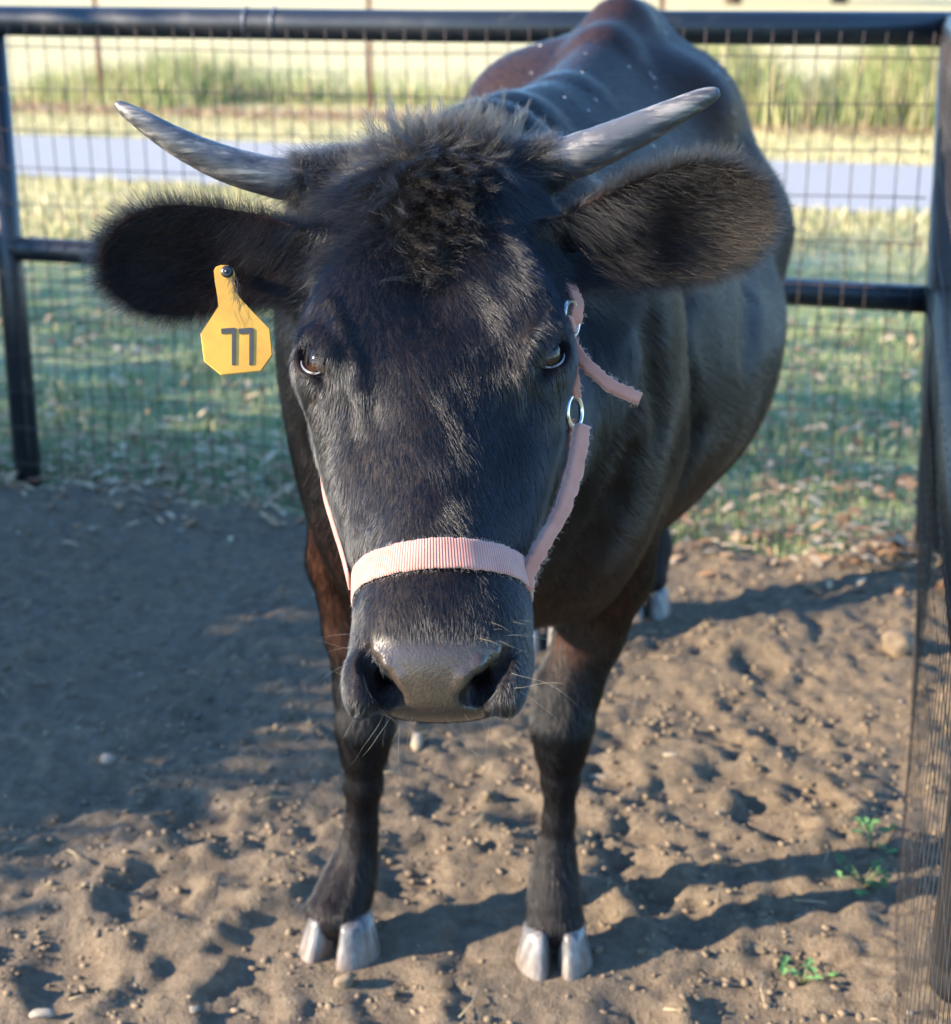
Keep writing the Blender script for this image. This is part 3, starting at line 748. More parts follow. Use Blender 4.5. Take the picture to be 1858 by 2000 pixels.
tag(mesh_obj('chaff_flecks', Vs, Fs, fm, smooth=False), 'tiny pale flecks of chaff scattered on the cow\'s back', 'chaff', kind='stuff')
#@@HALTER
# =================================================================== HALTER
def web_mat(name, c1, c2, along=420):
    m, n, l, b = new_mat(name); uvn = n.new('ShaderNodeUVMap'); sep = n.new('ShaderNodeSeparateXYZ'); l.new(uvn.outputs[0], sep.inputs[0])
    sn = n.new('ShaderNodeMath'); sn.operation = 'MULTIPLY'; l.new(sep.outputs[0], sn.inputs[0]); sn.inputs[1].default_value = along * 6.283
    si = n.new('ShaderNodeMath'); si.operation = 'SINE'; l.new(sn.outputs[0], si.inputs[0])
    g = noise(n, l, 35, 5, .6, coord(n)); g2 = noise(n, l, 500, 2, .5, coord(n))
    col = ramp(n, l, g, [(.3, c1), (.7, c2)])
    dk = n.new('ShaderNodeMapRange'); l.new(si.outputs[0], dk.inputs[0]); dk.inputs[1].default_value = -1; dk.inputs[2].default_value = 1; dk.inputs[3].default_value = .72; dk.inputs[4].default_value = 1
    mu = n.new('ShaderNodeMix'); mu.data_type = 'RGBA'; mu.blend_type = 'MULTIPLY'; mu.inputs[0].default_value = 1; l.new(col, mu.inputs[6]); l.new(dk.outputs[0], mu.inputs[7])
    l.new(mu.outputs[2], b.inputs['Base Color']); b.inputs['Roughness'].default_value = .85; b.inputs['Sheen Weight'].default_value = .4
    b.inputs['Specular IOR Level'].default_value = .25
    p = bump(n, l, si.outputs[0], .5 if along < 600 else .12, .0008, b); bump(n, l, g2, .4, .0008, b, p); return m
WEB = web_mat('faded_pink_webbing', (.37, .150, .120), (.49, .235, .190)); WEB2 = web_mat('orange_pink_webbing', (.40, .15, .10), (.50, .22, .155), 1100)
STEEL = simple('bright_steel', (.62, .63, .66), .22, 1.0, .5, .05, 60)
def ribbon(name, C, N, W, width, thick, mat, parent, closed=False, edge=.0006):
    """strap along points C, outward normals N, across direction W"""
    C = np.asarray(C); N = np.asarray(N); W = np.asarray(W); n = len(C); width = np.broadcast_to(width, (n,))
    prof = [(-1, .35), (-.96, .85), (-.8, 1), (-.4, 1), (0, 1), (.4, 1), (.8, 1), (.96, .85), (1, .35), (.96, 0), (0, 0), (-.96, 0)]
    m = len(prof); V = []; UVs = []; d = np.r_[0, np.cumsum(np.linalg.norm(np.diff(C, axis=0), axis=1))]
    for i in range(n):
        e1 = rng.normal() * edge; e2 = rng.normal() * edge
        for a, b in prof:
            V.append(C[i] + W[i] * (a * width[i] / 2 + (e1 if a > .7 else e2 if a < -.7 else 0)) + N[i] * b * thick); UVs.append((d[i], a * .01))
    Fc = []; last = n if closed else n - 1
    for i in range(last):
        j = (i + 1) % n
        for k in range(m): Fc.append((i * m + k, i * m + (k + 1) % m, j * m + (k + 1) % m, j * m + k))
    if not closed: Fc.append(tuple(range(m))[::-1]); Fc.append(tuple((n - 1) * m + k for k in range(m)))
    o = mesh_obj(name, V, Fc, mat, parent); uv = o.data.uv_layers.new(name='UVMap')
    li = np.zeros(len(o.data.loops), np.int32); o.data.loops.foreach_get('vertex_index', li)
    uv.data.foreach_set('uv', np.array(UVs, np.float32)[li].ravel())
    bm = bmesh.new(); bm.from_mesh(o.data); bmesh.ops.recalc_face_normals(bm, faces=bm.faces); bm.to_mesh(o.data); bm.free(); return o
def fuzz(name, C, W, width, mat, parent, N=500, L=.004):
    C = np.asarray(C); i = rng.integers(0, len(C), N); sg = rng.choice([-1, 1], N); 
    p = C[i] + W[i] * (sg * width / 2)[:, None] + rng.standard_normal((N, 3)) * .0008
    d = unit(W[i] * sg[:, None] + rng.standard_normal((N, 3)) * .7)
    pts = np.stack([p, p + d * L * .5, p + unit(d + rng.standard_normal((N, 3)) * .5) * L], 1)
    return hair_obj(name, pts, np.full(N, .00016), mat, parent)
halter = empty('halter')
tag(halter, 'faded pink webbing halter with steel rings around the cow\'s muzzle and cheek', 'halter')
KB = .17; HWB = HW + HU * KB; hc_ = HP(U0 - KB * .062, 0, -.062); Cn, Nn, Wn = [], [], []
for ph in np.linspace(0, 2 * math.pi, 180, endpoint=False):
    d = HV * math.cos(ph) + HWB * math.sin(ph); r = .16
    for _ in range(300):
        v = float(sdf((hc_ + d * r)[None])[0])
        if v < .0004: break
        r -= min(v * .6, .004)
    Cn.append(hc_ + d * (r + .0025))
Cn = np.array(Cn)
for _ in range(6): Cn = (np.roll(Cn, 1, 0) + Cn * 2 + np.roll(Cn, -1, 0)) / 4
Tn = unit(np.roll(Cn, -1, 0) - np.roll(Cn, 1, 0)); Gn = unit(sgrad(Cn)); Wn = unit(HU[None] - Tn * (Tn @ HU)[:, None] - Gn * (.5 * (Gn @ HU))[:, None]); Nn = np.cross(Wn, Tn); Nn *= np.sign((Nn * (Cn - hc_)).sum(1))[:, None]
ribbon('noseband', Cn, Nn, Wn, .0285, .0026, WEB, halter, True, .0004)
FUZZ = hair_mat('pink_fibre', .05, .8, .5); FUZZ.node_tree.nodes['Principled Hair BSDF'].parametrization = 'COLOR'; FUZZ.node_tree.nodes['Principled Hair BSDF'].inputs['Color'].default_value = (.62, .33, .27, 1)
fuzz('frayed_edge', Cn, Wn, .0285, FUZZ, halter, 900, .0035)
def strap_px(name, rows, width, thick, mat, nrmv, fz=0):
    C = catmull([PX(*r) for r in rows], 40); T = unit(np.gradient(C, axis=0)); N = np.tile(nrmv, (40, 1)); N = unit(N - T * (N * T).sum(1)[:, None]); W = np.cross(T, N)
    wob = vnoise(np.linspace(0, 9, 40), np.full(40, 3.3), 4)[:, None] * .0012
    o = ribbon(name, C + W * wob, N, W, width, thick, mat, halter, False, .0007)
    if fz: fuzz('frayed_edge', C + N * thick * .5, W, width, FUZZ, halter, fz, .005)
    return o
# near-side (image left) cheek strap follows the cheek
Cl = []
for u_, w_ in ((U0 - .020, -.072), (U0 - .05, -.080), (U0 - .09, -.088), (U0 - .13, -.098), (U0 - .17, -.115), (U0 - .22, -.14)):
    x = -.19
    for _ in range(400):
        v = float(sdf(HP(u_, x, w_)[None])[0])
        if v < .0004: break
        x += min(v * .6, .003)
    Cl.append(HP(u_, x - .005, w_))
Cl = catmull(Cl, 40); T = unit(np.gradient(Cl, axis=0)); N = unit(np.tile(-HV, (40, 1)) - T * (T @ -HV)[:, None]); W = np.cross(T, N)
ribbon('cheek_strap', Cl, N, W, .022, .0026, WEB, halter, False, .0006)
fr = nrm(-FW + RT * .45)
strap_px('cheek_strap', [(1020, 1150, 1.405), (1031, 1112, 1.41), (1053, 1072, 1.42), (1086, 1010, 1.44), (1112, 940, 1.46), (1128, 880, 1.475), (1132, 836, 1.485)], .0135, .009, WEB2, fr, 220)
strap_px('throat_strap', [(1060, 1050, 1.47), (1088, 985, 1.49), (1106, 920, 1.505), (1116, 855, 1.52), (1118, 820, 1.525)], .010, .004, WEB2, nrm(-FW + RT * .9))
strap_px('cheek_strap', [(1122, 778, 1.512), (1119, 745, 1.512), (1114, 705, 1.512), (1110, 660, 1.515), (1108, 620, 1.52)], .012, .005, WEB2, nrm(-FW + RT * 1.0), 80)
strap_px('crown_strap', [(1112, 640, 1.53), (1124, 618, 1.53), (1126, 598, 1.535), (1118, 570, 1.545), (1105, 530, 1.56)], .013, .004, WEB2, nrm(-FW + RT * .6), 60)
strap_px('loose_strap_end', [(1108, 655, 1.520), (1124, 690, 1.512), (1150, 722, 1.505), (1190, 752, 1.50), (1225, 772, 1.498), (1250, 783, 1.497)], .0115, .008, WEB2, nrm(-FW + UP * .3), 90)
def ring(name, c, r, tk, nn, up, squash=1.0):
    a = nrm(np.cross(nn, up)); b = np.cross(nn, a); pts = [c + (a * math.cos(t) + b * math.sin(t) * squash) * r for t in np.linspace(0, 2 * math.pi, 41)]
    v, f = tube(pts, tk, 10, False); return mesh_obj(name, v, f, STEEL, halter)
ring('steel_ring', PX(1122, 804, 1.512), .0145, .0026, nrm(RT * .86 - FW * .5), UP)
ring('buckle', PX(1116, 622, 1.522), .0165, .0024, nrm(RT * .9 - FW * .45), UP)
# =================================================================== EAR TAG
tagm = simple('yellow_tag_plastic', (.56, .285, .035), .42, 0, .5, .10, 30)
inkm = simple('dark_grey_ink', (.045, .040, .036), .6)
blackm = simple('black_plastic', (.012, .012, .013), .35)
ZT = 1.535
eartag = empty('ear_tag'); tag(eartag, 'yellow plastic ear tag numbered 77 hanging from the cow\'s ear', 'ear tag')
outl = [(418, 528), (422, 521), (432, 517.5), (446, 518), (455, 524), (459.5, 535), (459, 552), (458, 568), (470, 583), (497, 612), (527, 643), (532, 694), (510, 725), (432, 733), (399, 706), (392, 652), (427, 598), (425, 580), (420, 550)]
def tagpt(x, y): return PX(x, y, ZT - .00012 * (y - 520) * .9 + .00008 * (x - 460))
def extrude_poly(poly, thick, fn):
    n = len(poly); f0 = [fn(*p) for p in poly]; cen = sum(f0) / n
    nn = -FW
    V = [p for p in f0] + [p - nn * thick for p in f0] + [cen + (p - cen) * .985 + nn * thick * .35 for p in f0]
    Fc = [tuple(range(2 * n, 3 * n)), tuple(range(n, 2 * n))[::-1]]
    for i in range(n):
        j = (i + 1) % n; Fc.append((i, n + i, n + j, j)); Fc.append((2 * n + i, i, j, 2 * n + j))
    o = V, Fc; return o
v, f = extrude_poly(outl, .0016, tagpt); tp_ = mesh_obj('tag_panel', v, f, tagm, eartag, smooth=False)
bm = bmesh.new(); bm.from_mesh(tp_.data); bmesh.ops.recalc_face_normals(bm, faces=bm.faces); bm.to_mesh(tp_.data); bm.free()
def digit(ox):
    # a hand-set 7: bar with a short drop, then a straight stroke
    P_ = [(ox, 642), (ox + 26, 640), (ox + 29.5, 643), (ox + 29, 712), (ox + 22, 713.5), (ox + 21.5, 651), (ox + 1, 652)]
    tl = -.01
    v, f = extrude_poly([(x + (y - 640) * tl, y) for x, y in P_], .0004, lambda x, y: tagpt(x, y) + -FW * .0012)
    o = mesh_obj('digit', v, f, inkm, eartag, smooth=False)
    bm = bmesh.new(); bm.from_mesh(o.data); bmesh.ops.recalc_face_normals(bm, faces=bm.faces); bm.to_mesh(o.data); bm.free()
digit(432); digit(466)
bc = tagpt(444, 531) - FW * .001
v, f = merge([tube([bc + FW * .03, bc - FW * .0012], .0058, 24), tube([bc - FW * .0012, bc - FW * .0024, bc - FW * .0026], [.0052, .0046, .003], 24)])
bt_ = mesh_obj('tag_button', v, f, blackm, eartag)
v, f = tube([bc - FW * .0020, bc - FW * .0042], [.0022, .0016], 14); mesh_obj('button_pin', v, f, blackm, bt_)
# long ear hairs over the tag
n0 = 90; rt = np.array([PX(452 + rng.normal() * 5, 548 + rng.normal() * 10, ZT - .004) for _ in range(n0)])
dd = unit(-UP[None] + RT[None] * (rng.normal(size=(n0, 1)) * .22 + .02) + -FW[None] * .08)
hair_obj('ear_hair', strands(rt, np.tile(-FW, (n0, 1)), dd, .02 + .035 * rng.random(n0), 7, .12, -.02, .05, .1), np.full(n0, .00012), EARH, cow)
#@@SET
# =================================================================== SETTING
FA = np.array([1.060, 3.746]); FB = np.array([-1.265, 4.435]); FDIR = (FB - FA) / np.linalg.norm(FB - FA); FNRM = np.array([FDIR[1], -FDIR[0]]); FNRM = FNRM if FNRM[1] < 0 else -FNRM
SE = np.array([-.0365, -.85]); SDIR = (SE - FA) / np.linalg.norm(SE - FA); SNRM = np.array([-SDIR[1], SDIR[0]]); SNRM = SNRM if SNRM[0] < 0 else -SNRM   # toward the cow
# ---- ground
def lawn_mat():
    m, n, l, b = new_mat('dry_lawn'); c = coord(n)
    a = noise(n, l, .55, 6, .6, coord(n, 'Object', l, (.35, 1.4, 1))); g = noise(n, l, 7, 5, .65, c); h = noise(n, l, 60, 3, .6, c)  # long green bands: patchy growth, and greener colour standing in for far-field shade
    green = ramp(n, l, g, [(.3, (.14, .18, .08)), (.7, (.27, .28, .14))])
    dry = ramp(n, l, g, [(.3, (.38, .31, .15)), (.7, (.56, .48, .26))])
    sep = n.new('ShaderNodeSeparateXYZ'); l.new(c, sep.inputs[0])
    far = n.new('ShaderNodeMapRange'); l.new(sep.outputs[1], far.inputs[0]); far.inputs[1].default_value = 6.5; far.inputs[2].default_value = 10; far.inputs[3].default_value = -.16; far.inputs[4].default_value = .16
    sm = n.new('ShaderNodeMath'); sm.operation = 'ADD'; l.new(a, sm.inputs[0]); l.new(far.outputs[0], sm.inputs[1])
    fac = ramp(n, l, sm.outputs[0], [(.42, (0, 0, 0)), (.62, (1, 1, 1))])
    l.new(mixc(n, l, fac, green, dry), b.inputs['Base Color']); b.inputs['Roughness'].default_value = .9; b.inputs['Specular IOR Level'].default_value = .15
    bump(n, l, h, .6, .03, b); return m
LAWN = lawn_mat()
v = [(-500, -60, -.05), (500, -60, -.05), (500, 900, -.05), (-500, 900, -.05)]
tag(mesh_obj('ground', v, [(0, 1, 2, 3)], LAWN, smooth=False), kind='structure')
# gravel road beyond the pen
def gravel_mat():
    m, n, l, b = new_mat('pale_gravel'); c = coord(n); f = noise(n, l, 60, 4, .7, c); g = noise(n, l, 1.5, 4, .6, c)
    l.new(mixc(n, l, g, ramp(n, l, f, [(.3, (.17, .17, .175)), (.7, (.29, .29, .295))]), (.24, .238, .235)), b.inputs['Base Color'])
    b.inputs['Roughness'].default_value = .9; bump(n, l, f, .6, .01, b); return m
ra = np.array([-3.96, 13.5]); rb = np.array([2.65, 11.35]); rd = (rb - ra) / np.linalg.norm(rb - ra); rn = np.array([-rd[1], rd[0]])
V = []; Fc = []
xs = np.linspace(-60, 60, 241)
for i, t in enumerate(xs):
    p = (ra + rb) / 2 + rd * t; w1 = 1.36 + .10 * float(vnoise(np.array([t * 1.3]), np.array([.5]), 3)[0]); w2 = 1.36 + .10 * float(vnoise(np.array([t * 1.3]), np.array([7.5]), 4)[0])
    for q in (p - rn * w1, p - rn * w1 * .4, p + rn * w2 * .4, p + rn * w2): V.append((*q, -.046 + (.012 if q is not None else 0)))
    if i:
        for k in range(3): b_ = (i - 1) * 4 + k; Fc.append((b_, b_ + 1, b_ + 5, b_ + 4))
tag(mesh_obj('gravel_road', V, Fc, gravel_mat()), kind='structure')

# ---- trampled dirt of the pen
def dirt_mat():
    m, n, l, b = new_mat('pen_dirt'); c = coord(n)
    a = noise(n, l, 3, 5, .6, c); g = noise(n, l, 45, 6, .7, c); h = noise(n, l, 260, 3, .6, c)
    base = ramp(n, l, g, [(.25, (.088, .064, .043)), (.5, (.155, .118, .080)), (.8, (.250, .198, .140))])
    l.new(mixc(n, l, ramp(n, l, a, [(.35, (0, 0, 0)), (.7, (.55, .55, .55))]), base, (.135, .108, .080)), b.inputs['Base Color'])
    b.inputs['Roughness'].default_value = .95; b.inputs['Specular IOR Level'].default_value = .12
    p = bump(n, l, g, .9, .014, b); bump(n, l, h, .7, .005, b, p); return m
DIRT = dirt_mat()
GX = np.arange(-3.2, 1.75, .011); GY = np.arange(.7, 5.0, .011)
XX, YY = np.meshgrid(GX, GY, indexing='ij')
prints = [(*PG(px, py)[:2], a, s_, d_) for px, py, a, s_, d_ in [
    (880, 1575, .1, 1.15, .026), (1190, 1525, -.3, 1.0, .024), (1505, 1605, .2, 1.15, .034), (1585, 1570, .4, 1.0, .030), (1545, 1445, .2, 1.0, .024), (1330, 1790, .5, 1.2, .030), (1480, 1300, .1, 1.0, .02), (800, 1700, -.2, 1.2, .026),
    (1240, 1720, .3, 1.1, .028), (300, 1745, -.2, 1.3, .03), (130, 1890, .2, 1.2, .032), (470, 1960, 0, 1.1, .028), (390, 1620, .1, 1.1, .018), (950, 1840, .4, 1.1, .022), (1420, 1460, .2, .9, .02), (1010, 1590, 0, 1.0, .02), (760, 1950, .2, 1.1, .026), (1240, 1950, -.2, 1.1, .026), (530, 1840, -.3, 1.3, .028)]]
for _ in range(28): prints.append((rng.uniform(-2.2, .95), rng.uniform(1.5, 3.9), rng.uniform(-1, 1), rng.uniform(.8, 1.2), rng.uniform(.010, .022)))
def dirt_h(X, Y):
    Z = .014 * vnoise(X * 3.1, Y * 3.1, 1) + .008 * vnoise(X * 8.3, Y * 8.3, 2) + .0055 * vnoise(X * 19, Y * 19, 3) + .0065 * vnoise(X * 37, Y * 41, 4) + .0045 * vnoise(X * 71, Y * 77, 6) + .004 * (np.abs(vnoise(X * 26 + 5, Y * 29, 16)) - .4)
    Z = Z + .007 * (1 - np.abs(vnoise(X * 6 + Y * 2, Y * 9, 9))) ** 2 - .003
    for x, y, a, s_, d_ in prints:
        near = (np.abs(X - x) < .2) & (np.abs(Y - y) < .2)
        if not near.any(): continue
        dx = X[near] - x; dy = Y[near] - y; ca, sa = math.cos(a), math.sin(a); u_ = (dx * ca + dy * sa) / (.055 * s_); v_ = (-dx * sa + dy * ca) / (.075 * s_)
        d_ = d_ * .52; r = np.sqrt(u_ ** 2 + v_ ** 2) + .12 * vnoise(dx * 40, dy * 40, 5); z = -d_ * (1 - sstep(r, .70, 1.03)) + d_ * .42 * np.exp(-((r - 1.25) / .22) ** 2)
        Z[near] += z
    for g in (PG(1085, 1895), PG(658, 1868), PG(1266, 1200), PG(1063, 1262)):       # flat where the cow stands
        d = np.sqrt((X - g[0]) ** 2 + (Y - g[1] - .03) ** 2); k = 1 - sstep(d, .07, .17); Z = Z * (1 - k) + (-.002) * k
    Z = np.where(Z < -.012, -.012 + (Z + .012) * .6, Z)
    fd = (X - FA[0]) * FNRM[0] + (Y - FA[1]) * FNRM[1]                               # distance inside the back fence
    fd = fd + .10 * vnoise(X * 4, Y * 4, 12) + .05 * vnoise(X * 11, Y * 11, 13)
    sd2 = (X - FA[0]) * SNRM[0] + (Y - FA[1]) * SNRM[1] + .06 * vnoise(X * 5, Y * 5, 14)
    Z = Z - .07 * sstep(fd, .13, -.10) - .07 * sstep(sd2, -.25, -.45)
    return Z
ZZ = dirt_h(XX, YY)
nx, ny = XX.shape; idx = np.arange(nx * ny).reshape(nx, ny)
Q = np.stack([idx[:-1, :-1], idx[1:, :-1], idx[1:, 1:], idx[:-1, 1:]], -1).reshape(-1, 4)
tag(mesh_obj('pen_dirt', np.stack([XX, YY, ZZ], -1).reshape(-1, 3), Q, DIRT), kind='structure')
# clods and crumbs
def blob_proto(k):
    r_ = np.random.default_rng(100 + k); bm = bmesh.new(); bmesh.ops.create_icosphere(bm, subdivisions=1, radius=1)
    V = np.array([v.co[:] for v in bm.verts]); Fc = np.array([[v.index for v in f.verts] for f in bm.faces]); bm.free()
    V = V * (1 + .34 * r_.standard_normal((len(V), 1))) * np.array([1, r_.uniform(.6, 1), r_.uniform(.5, .8)]); return V, Fc
PROTOS = [blob_proto(k) for k in range(6)]
def scatter_blobs(name, P, sz, mat, sink=.25):
    Vs, Fs, b = [], [], 0
    for i in range(len(P)):
        V, Fc = PROTOS[i % 6]; a = rng.random() * 6.28; ca, sa = math.cos(a), math.sin(a)
        W = V @ np.array([[ca, sa, 0], [-sa, ca, 0], [0, 0, 1]]) * sz[i] + P[i] + np.array([0, 0, sz[i] * (1 - sink) * .5]); Vs.append(W); Fs.append(Fc + b); b += len(V)
    return mesh_obj(name, np.vstack(Vs), np.vstack(Fs), mat, smooth=False)
def on_dirt(n, x0=-1.6, x1=1.0, y0=1.45, y1=4.2):
    x = rng.uniform(x0, x1, n); y = y0 + (y1 - y0) * rng.random(n) ** 1.25; z = dirt_h(x, y)
    keep_ = vnoise(x * 5, y * 5, 77) + rng.random(n) * 1.2 > .45
    ok = keep_ & ((x - FA[0]) * SNRM[0] + (y - FA[1]) * SNRM[1] > -.1) & ((x - FA[0]) * FNRM[0] + (y - FA[1]) * FNRM[1] > .05)
    return np.stack([x, y, z], 1)[ok]
clod = simple('dirt_clod', (.160, .122, .083), .95, 0, .1, .22, 30, .5)
P = on_dirt(34000); tag(scatter_blobs('dirt_clods', P, .0014 + .0060 * rng.random(len(P)) ** 5, clod, .6), 'loose crumbs of brown dirt strewn over the pen floor', 'dirt', kind='stuff')
peb = simple('pale_pebble', (.20, .172, .140), .8, 0, .3, .15, 15)
P = on_dirt(330); tag(scatter_blobs('pebbles', P, .002 + .004 * rng.random(len(P)) ** 2, peb, .5), 'small pale pebbles scattered on the pen dirt', 'pebbles', kind='stuff')
def stone(name, px, py, size, mat, label, cat, seed, sq=(1, .8, .7)):
    r_ = np.random.default_rng(seed); bm = bmesh.new(); bmesh.ops.create_icosphere(bm, subdivisions=3, radius=1)
    V = np.array([v.co[:] for v in bm.verts]); Fc = np.array([[v.index for v in f.verts] for f in bm.faces]); bm.free()
    V = np.sign(V) * np.abs(V) ** .8; V *= (1 + .30 * vnoise3(V * 1.0, 1.6, seed) + .16 * vnoise3(V * 1.0, 3.5, seed))[:, None]
    g = PG(px, py); gz = float(dirt_h(np.array([g[0]]), np.array([g[1]]))[0]); V = V * np.array(sq) * size + np.array([g[0], g[1], gz + size * sq[2] * .55])
    return tag(mesh_obj(name, V, Fc, mat), label, cat)
stone('stone', 212, 1500, .015, peb, 'pale egg-sized stone on the shaded dirt at the left', 'stone', 1)
stone('stone', 672, 1925, .014, clod, 'small tan stone just in front of the cow\'s left-hand hoof', 'stone', 2)
stone('stone', 82, 1972, .011, peb, 'long pale stone at the bottom left corner of the dirt', 'stone', 3, (1.5, .7, .6))
stone('stone', 380, 1975, .007, peb, 'little whitish stone near the bottom edge left of the hoof', 'stone', 4)
stone('dirt_clod', 1755, 1262, .030, clod, 'squarish tan block of dry dirt beside the right-hand wire fence', 'clod', 5, (1.1, .9, .9))
chipm = simple('pale_wood_chip', (.27, .215, .15), .8)
stone('wood_chip', 1172, 1512, .013, chipm, 'pale wood chip lying right of the cow\'s right-hand foreleg', 'wood chip', 6, (1.6, .5, .35))
stone('wood_chip', 1310, 1492, .010, chipm, 'small white chip on the sunlit dirt among hoofprints', 'wood chip', 7, (1.5, .6, .4))
stone('wood_chip', 815, 1458, .020, chipm, 'tan splinter of wood below the cow\'s muzzle', 'wood chip', 8, (.5, 1.5, .4))

# bits of straw
P = on_dirt(240); parts = []
for q in P[:110]:
    a = rng.random() * 6.28; L_ = rng.uniform(.008, .03); d = np.array([math.cos(a), math.sin(a), 0]); o_ = np.array([0, 0, .004])
    parts.append(tube([q - d * L_ + o_, q + o_ * 1.6 + np.array([d[1], -d[0], 0]) * L_ * .15, q + d * L_ + o_], .0009, 5))
v, f = merge(parts); tag(mesh_obj('straw', v, f, simple('dry_straw', (.34, .27, .16), .8)), 'short bits of dry straw strewn over the pen dirt', 'straw', kind='stuff')

# ---- fences
def pipe_mat():
    m, n, l, b = new_mat('black_painted_pipe'); c = coord(n); g = noise(n, l, 14, 6, .65, c); h = noise(n, l, 90, 4, .6, c)
    col = mixc(n, l, ramp(n, l, g, [(.56, (0, 0, 0)), (.72, (.6, .6, .6))]), (.010, .012, .016), (.055, .052, .050))
    l.new(col, b.inputs['Base Color']); rg = n.new('ShaderNodeMapRange'); l.new(g, rg.inputs[0]); rg.inputs[3].default_value = .22; rg.inputs[4].default_value = .55; l.new(rg.outputs[0], b.inputs['Roughness'])
    bump(n, l, h, .08, .002, b); return m
PIPE = pipe_mat()
WIRE = simple('rusty_dark_wire', (.060, .047, .042), .55, .5, .5, .3, 40)
WIREB = simple('dull_tie_wire', (.16, .17, .20), .5, .6)
WIRED = simple('dark_netting_wire', (.040, .033, .030), .55, .4)
def pipe(name, pts, r, parent, sides=20):
    v, f = tube(pts, r, sides); return mesh_obj(name, v, f, PIPE, parent)
H_T, H_M, RP = 1.220, .620, .0365
def wire_grid(parent, A, d, nrm2, x0, x1, off=.043, seed=1, zmax=1.20, knots=True, wr=.0016, lean=0.0, wm=None):
    WIRE_ = wm or WIRE
    rr = np.random.default_rng(seed)
    zs = np.arange(.04, zmax, .1016); xs = np.arange(x0, x1, .0508)
    jx = lambda s_, z: .010 * float(vnoise(np.array([s_ * 1.7]), np.array([z * 2.1]), seed)[0]); jn = lambda s_, z: .010 * float(vnoise(np.array([s_ * 1.1]), np.array([z * 1.3]), seed + 7)[0]) + .006 * float(vnoise(np.array([s_ * 2.3]), np.array([z * 4]), seed + 9)[0])
    jz = lambda s_, z: .008 * float(vnoise(np.array([s_ * 1.3]), np.array([z * 3.1]), seed + 3)[0])
    def at(s_, z): q = A + d * (s_ + jx(s_, z)) + nrm2 * (off + jn(s_, z)) + np.array([lean * max(0, 1 - s_ / 1.6) * (1 - z / 1.22), 0]); return np.array([q[0], q[1], z + jz(s_, z)])
    for s_ in xs:
        v, f = tube([at(s_, z) for z in np.linspace(.0, zmax + .015, 14)], wr, 5); mesh_obj('vertical_wire', v, f, WIRE_, parent)
    for z in zs:
        v, f = tube([at(s_, z) for s_ in np.linspace(x0 - .02, x1, max(6, int((x1 - x0) / .08)))], wr, 5); mesh_obj('horizontal_wire', v, f, WIRE_, parent)
    if knots:                                       # wrapped knots where the wires cross
        V, Fc = PROTOS[0]; Vs, Fs, b = [], [], 0
        for s_ in xs:
            for z in zs: Vs.append(V * np.array([.0026, .0026, .0036]) + at(s_, z)); Fs.append(Fc + b); b += len(V)
        o = mesh_obj('wire_knots', np.vstack(Vs), np.vstack(Fs), WIRE, parent); o['kind'] = 'stuff'
def p3(q, z): return np.array([q[0], q[1], z])
back = empty('back_fence'); tag(back, 'black pipe fence with square wire mesh behind the cow', 'fence')
FC = FB + FDIR * 2.44
pipe('top_rail', [p3(FA - FDIR * .0, H_T), p3((FA + FB) / 2, H_T - .004), p3(FB, H_T), p3(FC, H_T + .01)], RP + .001, back)
pipe('middle_rail', [p3(FA + np.array([.035, -.01]), H_M), p3(FB, H_M + .01), p3(FC, H_M + .01)], RP - .004, back)
pipe('post', [p3(FB, -.3), p3(FB + np.array([.004, 0]), H_T - .02)], RP, back)
wire_grid(back, FA, FDIR, FNRM, .05, 3.05, seed=1)
for s_ in (1.615, 1.69):
    q = FA + FDIR * s_; v, f = tube([p3(q + FNRM * (RP + .003) * math.cos(a), H_T + (RP + .003) * math.sin(a)) for a in np.linspace(-1.2, 1.5, 12)], .0022, 6); mesh_obj('tie_wire', v, f, WIREB, back)
sidef = empty('side_fence'); tag(sidef, 'black pipe and wire mesh fence running toward the viewer at the right edge', 'fence')
pipe('corner_post', [p3(FA + np.array([.055, 0]), -.3), p3(FA + np.array([.045, 0]), 0), p3(FA, H_T + .03)], RP + .004, sidef)
SL = float(np.linalg.norm(SE - FA))
pipe('top_rail', [p3(FA + SDIR * .02, H_T), p3(SE, H_T)], RP, sidef)
pipe('middle_rail', [p3(FA + SDIR * .03 + np.array([.022, 0]), H_M), p3(FA + SDIR * 1.6, H_M), p3(SE, H_M)], RP + .002, sidef)
pp_ = PX(1862, 1950, 2.26); pipe('post', [np.array([pp_[0], pp_[1], -.3]), np.array([pp_[0] + .01, pp_[1], H_T - .02])], RP, sidef)
pipe('post', [p3(SE, -.3), p3(SE, H_T + .03)], RP, sidef)
wire_grid(sidef, FA, SDIR, SNRM, .05, SL, off=.041, seed=5, knots=False, wr=.0006, lean=.045, wm=WIRED)

